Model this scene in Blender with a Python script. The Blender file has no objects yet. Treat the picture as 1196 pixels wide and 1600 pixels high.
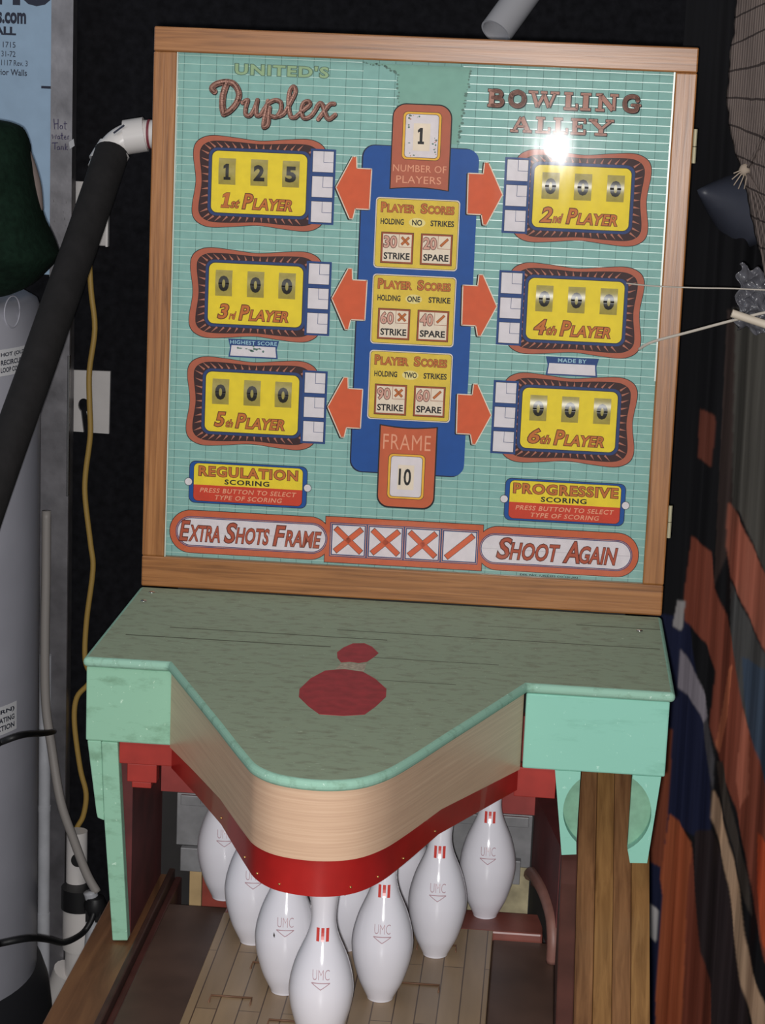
import bpy, bmesh, math, random
import numpy as np
from mathutils import Vector, Matrix

random.seed(7)
scn = bpy.context.scene
COL = scn.collection
R = math.radians
PI = math.pi

# ------------------------------------------------------------------ camera, world, lights, exposure
CAM = Vector((0.55869, -2.96176, 0.75681))
cam_d = bpy.data.cameras.new('camera')
cam_d.sensor_fit = 'HORIZONTAL'
cam_d.sensor_width = 36.0
cam_d.lens = 3377.14 * 36.0 / 1196.0
cam_d.clip_start = 0.05
cam = bpy.data.objects.new('camera', cam_d)
cam.location = CAM
cam.rotation_euler = (R(78.0173), R(-2.2611), R(4.6767))
COL.objects.link(cam)
scn.camera = cam

scn.view_settings.view_transform = 'Standard'
scn.view_settings.look = 'None'
scn.view_settings.exposure = 0.0
scn.view_settings.gamma = 1.0
scn.view_settings.use_curve_mapping = False

world = bpy.data.worlds.new('world')
scn.world = world
world.use_nodes = True
bg = world.node_tree.nodes['Background']
bg.inputs['Color'].default_value = (0.75, 0.85, 1.0, 1)
bg.inputs['Strength'].default_value = 0.05


def lamp(name, kind, loc, energy, color=(1, 1, 1), size=0.01, target=None, size_y=None):
    d = bpy.data.lights.new(name, kind)
    d.energy = energy
    d.color = color
    if kind == 'AREA':
        d.size = size
        if size_y:
            d.shape = 'RECTANGLE'
            d.size_y = size_y
    else:
        d.shadow_soft_size = size
    o = bpy.data.objects.new(name, d)
    o.location = loc
    if target is not None:
        o.rotation_euler = (Vector(target) - Vector(loc)).to_track_quat('-Z', 'Y').to_euler()
    COL.objects.link(o)
    return o


# the phone's own flash sits just beside its lens
lamp('camera_flash', 'POINT', CAM + Vector((-0.017, 0.0, -0.022)), 200.0, (1.0, 0.985, 0.97), 0.013)
# weak overhead fill added for ambience and a cool glow on the left
lamp('room_light', 'AREA', (0.1, -2.2, 2.4), 16.0, (1.0, 0.93, 0.85), 1.2, (0.35, 0.0, 0.0))
lamp('side_light', 'AREA', (-1.6, -0.8, 1.3), 5.0, (0.72, 0.85, 1.0), 0.8, (-0.35, 0.8, 0.2))


# ------------------------------------------------------------------ colour and materials
def lin(c):
    c = c / 255.0
    return c / 12.92 if c <= 0.04045 else ((c + 0.055) / 1.055) ** 2.4


def col(r, g, b, k=0.85):
    return tuple(min(0.92, lin(v) / k) for v in (r, g, b)) + (1.0,)


MATS = {}


def mat(name, c, rough=0.6, metal=0.0, spec=0.5, var=0.0, vscale=30.0, bump=0.0, bscale=80.0, coat=0.0):
    if name in MATS:
        return MATS[name]
    m = bpy.data.materials.new(name)
    m.use_nodes = True
    nt = m.node_tree
    b = nt.nodes['Principled BSDF']
    b.inputs['Base Color'].default_value = c
    b.inputs['Roughness'].default_value = rough
    b.inputs['Metallic'].default_value = metal
    b.inputs['Specular IOR Level'].default_value = spec
    b.inputs['Coat Weight'].default_value = coat
    if var > 0 or bump > 0:
        tc = nt.nodes.new('ShaderNodeTexCoord')
        if var > 0:
            n = nt.nodes.new('ShaderNodeTexNoise')
            n.inputs['Scale'].default_value = vscale
            n.inputs['Detail'].default_value = 5
            nt.links.new(tc.outputs['Object'], n.inputs['Vector'])
            cr = nt.nodes.new('ShaderNodeValToRGB')
            cr.color_ramp.elements[0].position = 0.3
            cr.color_ramp.elements[1].position = 0.7
            cr.color_ramp.elements[0].color = tuple(v * (1 - var) for v in c[:3]) + (1,)
            cr.color_ramp.elements[1].color = tuple(min(0.95, v * (1 + var)) for v in c[:3]) + (1,)
            nt.links.new(n.outputs['Fac'], cr.inputs['Fac'])
            nt.links.new(cr.outputs['Color'], b.inputs['Base Color'])
        if bump > 0:
            n2 = nt.nodes.new('ShaderNodeTexNoise')
            n2.inputs['Scale'].default_value = bscale
            n2.inputs['Detail'].default_value = 4
            nt.links.new(tc.outputs['Object'], n2.inputs['Vector'])
            bp = nt.nodes.new('ShaderNodeBump')
            bp.inputs['Strength'].default_value = bump
            bp.inputs['Distance'].default_value = 0.002
            nt.links.new(n2.outputs['Fac'], bp.inputs['Height'])
            nt.links.new(bp.outputs['Normal'], b.inputs['Normal'])
    MATS[name] = m
    return m


def wood(name, c0, c1, c2, scale, rough=0.4, coat=0.0, spec=0.5):
    """grain stretched along the axis with the small scale value"""
    m = bpy.data.materials.new(name)
    m.use_nodes = True
    nt = m.node_tree
    b = nt.nodes['Principled BSDF']
    tc = nt.nodes.new('ShaderNodeTexCoord')
    mp = nt.nodes.new('ShaderNodeMapping')
    mp.inputs['Scale'].default_value = scale
    nt.links.new(tc.outputs['Object'], mp.inputs['Vector'])
    n = nt.nodes.new('ShaderNodeTexNoise')
    n.inputs['Scale'].default_value = 1.0
    n.inputs['Detail'].default_value = 6
    n.inputs['Roughness'].default_value = 0.6
    n.inputs['Distortion'].default_value = 0.6
    nt.links.new(mp.outputs['Vector'], n.inputs['Vector'])
    cr = nt.nodes.new('ShaderNodeValToRGB')
    e = cr.color_ramp.elements
    e[0].position = 0.3
    e[0].color = c0
    e[1].position = 0.72
    e[1].color = c2
    k = e.new(0.5)
    k.color = c1
    nt.links.new(n.outputs['Fac'], cr.inputs['Fac'])
    nt.links.new(cr.outputs['Color'], b.inputs['Base Color'])
    b.inputs['Roughness'].default_value = rough
    b.inputs['Coat Weight'].default_value = coat
    b.inputs['Specular IOR Level'].default_value = spec
    bp = nt.nodes.new('ShaderNodeBump')
    bp.inputs['Strength'].default_value = 0.15
    bp.inputs['Distance'].default_value = 0.001
    nt.links.new(n.outputs['Fac'], bp.inputs['Height'])
    nt.links.new(bp.outputs['Normal'], b.inputs['Normal'])
    MATS[name] = m
    return m


def worn_paint(name, c_paint, c_scuff, c_pale, amount, streak=(6, 30, 30), rough=0.75):
    """old brushed paint: scuffs showing dark wood and pale chalky flecks"""
    m = bpy.data.materials.new(name)
    m.use_nodes = True
    nt = m.node_tree
    b = nt.nodes['Principled BSDF']
    b.inputs['Roughness'].default_value = rough
    b.inputs['Specular IOR Level'].default_value = 0.25
    tc = nt.nodes.new('ShaderNodeTexCoord')

    def noise(scale, detail, lo, hi):
        mp = nt.nodes.new('ShaderNodeMapping')
        mp.inputs['Scale'].default_value = scale
        nt.links.new(tc.outputs['Object'], mp.inputs['Vector'])
        n = nt.nodes.new('ShaderNodeTexNoise')
        n.inputs['Scale'].default_value = 1
        n.inputs['Detail'].default_value = detail
        n.inputs['Roughness'].default_value = 0.65
        nt.links.new(mp.outputs['Vector'], n.inputs['Vector'])
        r = nt.nodes.new('ShaderNodeMapRange')
        r.inputs['From Min'].default_value = lo
        r.inputs['From Max'].default_value = hi
        nt.links.new(n.outputs['Fac'], r.inputs['Value'])
        return r.outputs['Result'], n

    f1, n1 = noise(streak, 8, 0.62 - 0.25 * amount, 0.78 - 0.2 * amount)
    f2, n2 = noise((130, 130, 130), 3, 0.66, 0.74)
    m1 = nt.nodes.new('ShaderNodeMix')
    m1.data_type = 'RGBA'
    m1.inputs['A'].default_value = c_paint
    m1.inputs['B'].default_value = c_scuff
    nt.links.new(f1, m1.inputs['Factor'])
    m2 = nt.nodes.new('ShaderNodeMix')
    m2.data_type = 'RGBA'
    m2.inputs['B'].default_value = c_pale
    nt.links.new(m1.outputs['Result'], m2.inputs['A'])
    nt.links.new(f2, m2.inputs['Factor'])
    nt.links.new(m2.outputs['Result'], b.inputs['Base Color'])
    bp = nt.nodes.new('ShaderNodeBump')
    bp.inputs['Strength'].default_value = 0.25
    bp.inputs['Distance'].default_value = 0.001
    nt.links.new(n1.outputs['Fac'], bp.inputs['Height'])
    nt.links.new(bp.outputs['Normal'], b.inputs['Normal'])
    MATS[name] = m
    return m


def glass_mat(name):
    m = bpy.data.materials.new(name)
    m.use_nodes = True
    nt = m.node_tree
    for n in list(nt.nodes):
        nt.nodes.remove(n)
    out = nt.nodes.new('ShaderNodeOutputMaterial')
    tr = nt.nodes.new('ShaderNodeBsdfTransparent')
    g1 = nt.nodes.new('ShaderNodeBsdfGlossy')
    g1.inputs['Roughness'].default_value = 0.008
    g2 = nt.nodes.new('ShaderNodeBsdfGlossy')
    g2.inputs['Roughness'].default_value = 0.1
    # greasy smears that blur the reflection a little
    tc = nt.nodes.new('ShaderNodeTexCoord')
    mp = nt.nodes.new('ShaderNodeMapping')
    mp.inputs['Scale'].default_value = (40, 40, 9)
    nt.links.new(tc.outputs['Object'], mp.inputs['Vector'])
    n = nt.nodes.new('ShaderNodeTexNoise')
    n.inputs['Scale'].default_value = 1
    n.inputs['Detail'].default_value = 6
    nt.links.new(mp.outputs['Vector'], n.inputs['Vector'])
    mr = nt.nodes.new('ShaderNodeMapRange')
    mr.inputs['From Min'].default_value = 0.35
    mr.inputs['From Max'].default_value = 0.75
    mr.inputs['To Min'].default_value = 0.004
    mr.inputs['To Max'].default_value = 0.05
    nt.links.new(n.outputs['Fac'], mr.inputs['Value'])
    mg = nt.nodes.new('ShaderNodeMixShader')
    nt.links.new(mr.outputs['Result'], mg.inputs['Fac'])
    nt.links.new(g1.outputs[0], mg.inputs[1])
    nt.links.new(g2.outputs[0], mg.inputs[2])
    fr = nt.nodes.new('ShaderNodeFresnel')
    fr.inputs['IOR'].default_value = 1.45
    mx = nt.nodes.new('ShaderNodeMixShader')
    nt.links.new(fr.outputs[0], mx.inputs['Fac'])
    nt.links.new(tr.outputs[0], mx.inputs[1])
    nt.links.new(mg.outputs[0], mx.inputs[2])
    nt.links.new(mx.outputs[0], out.inputs['Surface'])
    MATS[name] = m
    return m


# ------------------------------------------------------------------ mesh builders
class MB:
    def __init__(self):
        self.v = []
        self.f = []
        self.m = []

    def add(self, vs, fs, mi=0):
        o = len(self.v)
        self.v += [tuple(p) for p in vs]
        self.f += [tuple(i + o for i in f) for f in fs]
        self.m += [mi] * len(fs)
        return self

    def box(self, x0, x1, y0, y1, z0, z1, mi=0):
        vs = [(x, y, z) for z in (z0, z1) for y in (y0, y1) for x in (x0, x1)]
        fs = [(0, 2, 3, 1), (4, 5, 7, 6), (0, 1, 5, 4), (2, 6, 7, 3), (0, 4, 6, 2), (1, 3, 7, 5)]
        return self.add(vs, fs, mi)

    def prism(self, outline, d0, d1, axis='y', mi=0):
        """extrude a 2-D outline along an axis between d0 and d1"""
        n = len(outline)
        a = sum(outline[i][0] * outline[(i + 1) % n][1] - outline[(i + 1) % n][0] * outline[i][1] for i in range(n))
        if a < 0:
            outline = outline[::-1]

        def P(p, d):
            if axis == 'y':
                return (p[0], d, p[1])
            if axis == 'z':
                return (p[0], p[1], d)
            return (d, p[0], p[1])
        vs = [P(p, d0) for p in outline] + [P(p, d1) for p in outline]
        front = tuple(range(n))
        back = tuple(range(2 * n - 1, n - 1, -1))
        sides = [(i + n, (i + 1) % n + n, (i + 1) % n, i) for i in range(n)]
        fs = [front, back] + sides
        if axis in 'zx':
            fs = [tuple(reversed(f)) for f in fs]
        return self.add(vs, fs, mi)

    def tube(self, path, r, n=12, mi=0, caps=True, radii=None):
        path = [Vector(p) for p in path]
        k = len(path)
        vs = []
        prev = None
        for i, p in enumerate(path):
            t = (path[min(i + 1, k - 1)] - path[max(i - 1, 0)]).normalized()
            if prev is None:
                u = t.orthogonal().normalized()
            else:
                u = (prev - t * prev.dot(t)).normalized()
            prev = u
            w = t.cross(u)
            rr = radii[i] if radii else r
            for j in range(n):
                a = 2 * PI * j / n
                vs.append(p + (u * math.cos(a) + w * math.sin(a)) * rr)
        fs = [(i * n + j, i * n + (j + 1) % n, (i + 1) * n + (j + 1) % n, (i + 1) * n + j) for i in range(k - 1) for j in range(n)]
        if caps:
            fs.append(tuple(range(n - 1, -1, -1)))
            fs.append(tuple((k - 1) * n + j for j in range(n)))
        return self.add(vs, fs, mi)

    def lathe(self, prof, n=40, mi=0, center=(0, 0, 0)):
        cx, cy, cz = center
        vs = []
        for r, z in prof:
            for j in range(n):
                a = 2 * PI * j / n
                vs.append((cx + r * math.cos(a), cy + r * math.sin(a), cz + z))
        k = len(prof)
        fs = [(i * n + j, i * n + (j + 1) % n, (i + 1) * n + (j + 1) % n, (i + 1) * n + j) for i in range(k - 1) for j in range(n)]
        fs.append(tuple(range(n - 1, -1, -1)))
        fs.append(tuple((k - 1) * n + j for j in range(n)))
        return self.add(vs, fs, mi)

    def build(self, name, mats, parent=None, smooth=False, bevel=0.0, xf=None, seg=2, auto=None):
        me = bpy.data.meshes.new(name)
        vs = [xf(Vector(p)) for p in self.v] if xf else self.v
        me.from_pydata(vs, [], self.f)
        for m in (mats if isinstance(mats, (list, tuple)) else [mats]):
            me.materials.append(m)
        me.polygons.foreach_set('material_index', self.m)
        if smooth:
            me.polygons.foreach_set('use_smooth', [True] * len(self.f))
            if auto:
                me.set_sharp_from_angle(angle=R(auto))
        me.update()
        o = bpy.data.objects.new(name, me)
        COL.objects.link(o)
        if bevel > 0:
            md = o.modifiers.new('bevel', 'BEVEL')
            md.width = bevel
            md.segments = seg
            md.limit_method = 'ANGLE'
            md.angle_limit = R(40)
        if parent is not None:
            o.parent = parent
            o.matrix_parent_inverse = parent_world(parent).inverted()
        return o


def parent_world(p):
    m = Matrix.Translation(p.location) @ p.rotation_euler.to_matrix().to_4x4()
    if p.parent is not None:
        m = parent_world(p.parent) @ p.matrix_parent_inverse @ m
    return m


def thing(name, loc, label, cat, group=None):
    o = bpy.data.objects.new(name, None)
    o.empty_display_size = 0.05
    o.location = loc
    COL.objects.link(o)
    return tag(o, label, cat, group)


def tag(o, label, cat, group=None):
    o['label'] = label
    o['category'] = cat
    if group:
        o['group'] = group
    return o


def struct(o):
    o['kind'] = 'structure'
    return o


def catmull(pts, n=8, closed=False):
    out = []
    k = len(pts)
    rng = range(k) if closed else range(k - 1)
    for i in rng:
        if closed:
            p = [pts[(i + j - 1) % k] for j in range(4)]
        else:
            p = [pts[max(i - 1, 0)], pts[i], pts[i + 1], pts[min(i + 2, k - 1)]]
        for s in range(n):
            t = s / n
            out.append(tuple(0.5 * (2 * p[1][d] + (-p[0][d] + p[2][d]) * t + (2 * p[0][d] - 5 * p[1][d] + 4 * p[2][d] - p[3][d]) * t * t
                                    + (-p[0][d] + 3 * p[1][d] - 3 * p[2][d] + p[3][d]) * t ** 3) for d in range(len(pts[0]))))
    if not closed:
        out.append(tuple(pts[-1]))
    return out


# ------------------------------------------------------------------ lettering (built-in font turned into meshes)
_TXT = {}


def one_geo(grow, shear):
    # numeral one with a flag and a foot
    P = [(0.08, 0.0), (0.52, 0.0), (0.52, 0.12), (0.40, 0.12), (0.40, 0.72), (0.22, 0.72), (0.06, 0.62), (0.06, 0.50), (0.20, 0.55), (0.20, 0.12), (0.08, 0.12)]
    n_ = len(P)
    out_ = []
    for i in range(n_):
        a_, p, c_ = Vector(P[i - 1]), Vector(P[i]), Vector(P[(i + 1) % n_])
        d0, d1 = (p - a_).normalized(), (c_ - p).normalized()
        m_ = Vector((d0.y + d1.y, -d0.x - d1.x))
        k = max(0.5, 1 + d0.dot(d1))
        q = p + m_ * (grow / k)
        out_.append((q.x + q.y * shear, q.y))
    fs_ = [(0, 1, 2, 3, 9, 10), (3, 4, 5, 8, 9), (5, 6, 7, 8)]
    return out_, fs_


def text_geo(s, bold=0.0, shear=0.0, spacing=1.0):
    if s == '1':
        return one_geo(max(0.0, bold - 0.04), shear)
    key = (s, round(bold, 4), round(shear, 3), spacing)
    if key in _TXT:
        return _TXT[key]
    cu = bpy.data.curves.new('lettering', 'FONT')
    cu.body = s
    cu.size = 1.0
    cu.offset = bold
    cu.shear = shear
    cu.space_character = spacing
    cu.resolution_u = 3
    cu.fill_mode = 'FRONT'
    ob = bpy.data.objects.new('lettering', cu)
    COL.objects.link(ob)
    dg = bpy.context.evaluated_depsgraph_get()
    me = bpy.data.meshes.new_from_object(ob.evaluated_get(dg))
    vs = [(v.co.x, v.co.y) for v in me.vertices]
    fs = [tuple(p.vertices) for p in me.polygons]
    bpy.data.objects.remove(ob)
    bpy.data.meshes.remove(me)
    bpy.data.curves.remove(cu)
    _TXT[key] = (vs, fs)
    return _TXT[key]


def fit_text(s, rect, bold=0.0, grow=0.0, shear=0.0, spacing=1.0):
    """verts (u, v-down) and faces of s fitted in rect = (u0, v0, u1, v1); grow thickens without moving"""
    bv, _ = text_geo(s, bold, shear, spacing)
    vs, fs = text_geo(s, bold + grow, shear, spacing)
    x0 = min(p[0] for p in bv)
    x1 = max(p[0] for p in bv)
    y0 = min(p[1] for p in bv)
    y1 = max(p[1] for p in bv)
    sx = (rect[2] - rect[0]) / (x1 - x0)
    sy = (rect[3] - rect[1]) / (y1 - y0)
    return [(rect[0] + (p[0] - x0) * sx, rect[3] - (p[1] - y0) * sy) for p in vs], fs


def slice_geo(vs, fs, n_u=0, n_v=0):
    """cut flat text geometry into strips so that it can follow a curved surface"""
    bm = bmesh.new()
    bv = [bm.verts.new((p[0], p[1], 0)) for p in vs]
    for f in fs:
        try:
            bm.faces.new([bv[i] for i in f])
        except ValueError:
            pass
    for axis, n in ((0, n_u), (1, n_v)):
        lo = min(p[axis] for p in vs)
        hi = max(p[axis] for p in vs)
        for i in range(1, n):
            co = [0, 0, 0]
            no = [0, 0, 0]
            co[axis] = lo + (hi - lo) * i / n
            no[axis] = 1
            bmesh.ops.bisect_plane(bm, geom=bm.verts[:] + bm.edges[:] + bm.faces[:], plane_co=co, plane_no=no)
    bm.verts.index_update()
    out = ([(v.co.x, v.co.y) for v in bm.verts], [tuple(v.index for v in f.verts) for f in bm.faces])
    bm.free()
    return out


# ------------------------------------------------------------------ dimensions of the machine (metres)
W, H = 0.74, 0.7815
GL, GR, GT, GB = 0.0324, 0.0294, 0.0336, 0.0441
LEAN = R(2.049)
ROTL = Matrix.Rotation(-LEAN, 4, 'X')
LANE_Z = -0.367
FLOOR_Z = -1.08
WALL_Y = 0.95


def tilt(v):                       # local upright scoreboard coordinates -> world (leans back about 2 degrees)
    return ROTL @ v


def uvp(u, v, y):                  # millimetres on the glass -> world
    return tilt(Vector((GL + u / 1000.0, y, H - GT - v / 1000.0)))


# ------------------------------------------------------------------ base materials
M_black = mat('black_wall_paint', col(20, 20, 23, 0.7), 0.95, spec=0.1, var=0.35, vscale=60)
M_floor = mat('grey_concrete', col(105, 100, 95, 0.6), 0.9, var=0.3, vscale=14, bump=0.3)
M_oak_x = wood('oak_grain_across', col(112, 70, 36), col(146, 96, 53), col(166, 114, 68), (6, 110, 190), 0.34, coat=0.2)
M_oak_z = wood('oak_grain_upright', col(112, 70, 36), col(146, 96, 53), col(166, 114, 68), (190, 110, 6), 0.34, coat=0.2)
M_boxdark = mat('dark_cabinet_paint', col(26, 24, 24), 0.7, var=0.2)
M_green = worn_paint('worn_green_paint', col(134, 178, 154), col(112, 150, 126), col(184, 214, 194), 0.4, (22, 50, 50))
M_greenR = worn_paint('clean_green_paint', col(134, 190, 173), col(118, 172, 154), col(174, 216, 202), 0.2, (10, 40, 40))
M_greenD = mat('recess_green_paint', col(118, 160, 136), 0.8, var=0.15, vscale=60)  # bracket green darkened for the shade inside the recess
M_red = mat('red_enamel', col(150, 26, 24), 0.3, var=0.12, vscale=25, coat=0.2)
M_redboard = mat('red_board_paint', col(146, 40, 32), 0.55, var=0.15, vscale=30)
M_maroon = mat('maroon_inner_paint', col(82, 32, 32), 0.7, var=0.3, vscale=20)
M_veneer = wood('pale_wood_veneer', col(184, 152, 128), col(194, 162, 136), col(204, 174, 148), (5, 5, 420), 0.34)
M_brass = mat('brass', col(190, 160, 100), 0.35, metal=0.9)
M_steel = mat('galvanised_steel', (0.30, 0.29, 0.31, 1), 0.38, metal=0.8, var=0.3, vscale=18, bump=0.15, bscale=40)
M_screw = mat('screw_steel', (0.75, 0.75, 0.75, 1), 0.25, metal=1.0)
M_dark = mat('dark_groove', col(40, 34, 28), 0.9)
M_pvc = mat('white_pvc', (0.82, 0.78, 0.76, 1), 0.35)
M_pvcgrey = mat('pale_grey_pvc', (0.55, 0.56, 0.6, 1), 0.45, var=0.1)
M_foam = mat('black_foam_sleeve', col(26, 24, 25, 0.85), 0.9, var=0.25, vscale=40, bump=0.4)
M_rubber = mat('black_rubber', col(26, 26, 28), 0.5)

# ------------------------------------------------------------------ the room
struct(MB().box(-2.2, 2.6, -4.0, 1.05, FLOOR_Z - 0.05, FLOOR_Z).build('floor', M_floor))
struct(MB().box(-2.2, 2.6, WALL_Y, WALL_Y + 0.1, FLOOR_Z, 1.9).build('wall_back', M_black))

# ------------------------------------------------------------------ the bowling game: one machine with its parts
game = thing('bowling_game', (0.37, -0.3, FLOOR_Z),
             'old bowling arcade machine with wood framed scoreboard, green shelf, wooden hood and lane', 'arcade machine')

backbox = MB().box(0.004, W - 0.004, 0.02, 0.26, 0.0, H - 0.004).build('backbox', M_boxdark, game, xf=tilt, bevel=0.002)


def rail(x0, x1, z0, z1, m, name):
    return MB().box(x0, x1, 0.0, 0.028, z0, z1).build(name, m, backbox, xf=tilt, bevel=0.0022)


rail(0, W, H - GT, H, M_oak_x, 'top_rail')
rail(0, W, 0.0, GB, M_oak_x, 'bottom_rail')
rail(0, GL, GB, H - GT, M_oak_z, 'stile')
rail(W - GR, W, GB, H - GT, M_oak_z, 'stile')
for hz in (0.628, 0.106):
    m = MB()
    m.tube([(W + 0.004, 0.035, hz), (W + 0.004, 0.035, hz + 0.022)], 0.0034, 10)
    m.tube([(W + 0.004, 0.035, hz + 0.023), (W + 0.004, 0.035, hz + 0.046)], 0.0034, 10)
    m.box(W - 0.001, W + 0.0015, 0.035, 0.06, hz, hz + 0.046)
    m.build('hinge', mat('pale_brass', col(225, 215, 180), 0.3, metal=0.5), backbox, xf=tilt)

# ---------------------------------------------- printed back of the glass
YB = 0.0125
STEP = 0.0002
INK = dict(edge=(92, 40, 28), edge_green=(84, 112, 96),
    rust_red=(172, 82, 58), strip=(192, 94, 58), teal=(130, 174, 167), line_dark=(84, 122, 116), line_pale=(176, 206, 194), patch=(122, 166, 152), ragged=(92, 122, 112),
    orange=(204, 90, 50), orange_d=(174, 94, 70), black=(26, 22, 24), maroon=(54, 28, 30), streak=(172, 108, 88),
    blue=(20, 76, 148), blue_d=(22, 30, 60), navy=(40, 62, 112), yellow=(228, 204, 46), yellow_d=(216, 188, 66), white=(214, 208, 212),
    brown=(150, 74, 40), cream=(222, 208, 140), amber=(232, 176, 60), ink=(30, 26, 26), paleblue=(150, 190, 205),
    copper=(172, 124, 110), copper_hi=(204, 156, 140), olive=(146, 172, 132), boxblue=(34, 66, 122), rust=(188, 108, 48),
    sand=(224, 210, 190), tomato=(196, 62, 38), salmon=(222, 158, 126))
INKS = list(INK)
INKM = []
for k in INKS:
    if k == 'line_pale':
        INKM.append(mat('ink_' + k, col(*INK[k]), 0.32, spec=0.8))
    else:
        INKM.append(mat('ink_' + k, col(*INK[k]), 0.55, spec=0.3, var=0.05, vscale=90))
II = {k: i for i, k in enumerate(INKS)}


def mirror_pts(pts, c=339.2):
    return [(2 * c - p[0], p[1]) for p in pts]


class Art:
    """flat printed shapes in millimetres on the glass, each a hair in front of the one below"""

    def __init__(self):
        self.b = MB()

    def poly(self, pts, ink, layer):
        y = YB - layer * STEP
        n = len(pts)
        a = sum(pts[i][0] * pts[(i + 1) % n][1] - pts[(i + 1) % n][0] * pts[i][1] for i in range(n))
        if a > 0:
            pts = pts[::-1]
        self.b.add([uvp(p[0], p[1], y) for p in pts], [tuple(range(n))], II[ink])

    def rect(self, u0, v0, u1, v1, ink, layer):
        self.poly([(u0, v0), (u1, v0), (u1, v1), (u0, v1)], ink, layer)

    def rrect(self, u0, v0, u1, v1, r, ink, layer, n=6):
        self.poly(rr_pts(u0, v0, u1, v1, r, n), ink, layer)

    def ring(self, u0, v0, u1, v1, w, ink, layer):
        self.rect(u0, v0, u1, v0 + w, ink, layer)
        self.rect(u0, v1 - w, u1, v1, ink, layer)
        self.rect(u0, v0 + w, u0 + w, v1 - w, ink, layer)
        self.rect(u1 - w, v0 + w, u1, v1 - w, ink, layer)

    def disc(self, u, v, ru, rv, ink, layer, n=20):
        self.poly([(u + ru * math.cos(2 * PI * i / n), v + rv * math.sin(2 * PI * i / n)) for i in range(n)], ink, layer)

    def stroke(self, pts, w, ink, layer, closed=False, cap=True):
        k = len(pts)
        segs = range(k if closed else k - 1)
        for i in segs:
            a = pts[i]
            c = pts[(i + 1) % k]
            dx, dy = c[0] - a[0], c[1] - a[1]
            L = math.hypot(dx, dy)
            if L < 1e-6:
                continue
            nx, ny = -dy / L * w / 2, dx / L * w / 2
            self.poly([(a[0] + nx, a[1] + ny), (c[0] + nx, c[1] + ny), (c[0] - nx, c[1] - ny), (a[0] - nx, a[1] - ny)], ink, layer)
        inner = pts if (cap or closed) else pts[1:-1]
        for p in inner:
            self.disc(p[0], p[1], w / 2, w / 2, ink, layer, 10)

    def text(self, s, rect, ink, layer, bold=0.0, shear=0.0, outline=None, grow=0.03, spacing=1.0):
        if outline:
            vs, fs = fit_text(s, rect, bold, grow, shear, spacing)
            self.b.add([uvp(p[0], p[1], YB - layer * STEP) for p in vs], fs, II[outline])
            layer += 1
        vs, fs = fit_text(s, rect, bold, 0.0, shear, spacing)
        self.b.add([uvp(p[0], p[1], YB - layer * STEP) for p in vs], fs, II[ink])

    def done(self, name, parent):
        return self.b.build(name, INKM, parent)


def rr_pts(u0, v0, u1, v1, r, n=6):
    out = []
    for cx, cy, a0 in ((u1 - r, v0 + r, -90), (u1 - r, v1 - r, 0), (u0 + r, v1 - r, 90), (u0 + r, v0 + r, 180)):
        for i in range(n + 1):
            a = R(a0 + 90.0 * i / n)
            out.append((cx + r * math.cos(a), cy + r * math.sin(a)))
    return out


GW, GH = (W - GL - GR) * 1000, (H - GT - GB) * 1000
PATCH = [(256, 4), (284, 7), (303, 17), (306, 60), (308, 108), (390, 108), (392, 84), (398, 43), (403, 4)]


def inside(p, poly):
    c = False
    n = len(poly)
    for i in range(n):
        a, b = poly[i], poly[(i + 1) % n]
        if (a[1] > p[1]) != (b[1] > p[1]) and p[0] < (b[0] - a[0]) * (p[1] - a[1]) / (b[1] - a[1]) + a[0]:
            c = not c
    return c


bgart = Art()
bgart.rect(-2, -2, GW + 2, GH + 2, 'teal', 0)
u = 8.0
while u < GW:                       # thin dark uprights of the printed tile grid
    bgart.rect(u, 0, u + 0.7, GH, 'line_dark', 1)
    u += 22.4
v = 3.0
while v < GH:                       # pale level lines, broken where the print has flaked off
    if v < 108:
        bgart.rect(0, v, 303 if v > 17 else 256, v + 0.8, 'line_pale', 2)
        bgart.rect(392, v, GW, v + 0.9, 'line_pale', 2)
    else:
        bgart.rect(0, v, GW, v + 0.9, 'line_pale', 2)
    v += 11.4
bgart.poly(PATCH, 'patch', 3)
for edge in (PATCH[0:5], PATCH[5:9]):
    for (a, b) in zip(edge[:-1], edge[1:]):
        n = 9
        for i in range(n):
            t = i / n
            bgart.disc(a[0] + (b[0] - a[0]) * t + random.uniform(-1.5, 1.5), a[1] + (b[1] - a[1]) * t + random.uniform(-1.2, 1.2),
                       random.uniform(0.8, 2.6), random.uniform(0.6, 2.0), 'ragged', 3.5, 8)
backglass = bgart.done('backglass', game)

# --- small lettering: maker line along the bottom edge
a = Art()
a.text('DES. PAT. 7,352,352 CO 181,093', (506, 701.0, 588, 703.8), 'ink', 4, 0.03)
# the print is too small to read in the photograph; keep it as a tiny dark line of type
a.done('maker_line', backglass)

# --- UNITED'S
a = Art()
a.text("UNITED'S", (79, 11.5, 208, 26.5), 'olive', 5, 0.03, 0, 'edge_green', 0.045, 1.15)
a.done('small_heading', backglass)

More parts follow.
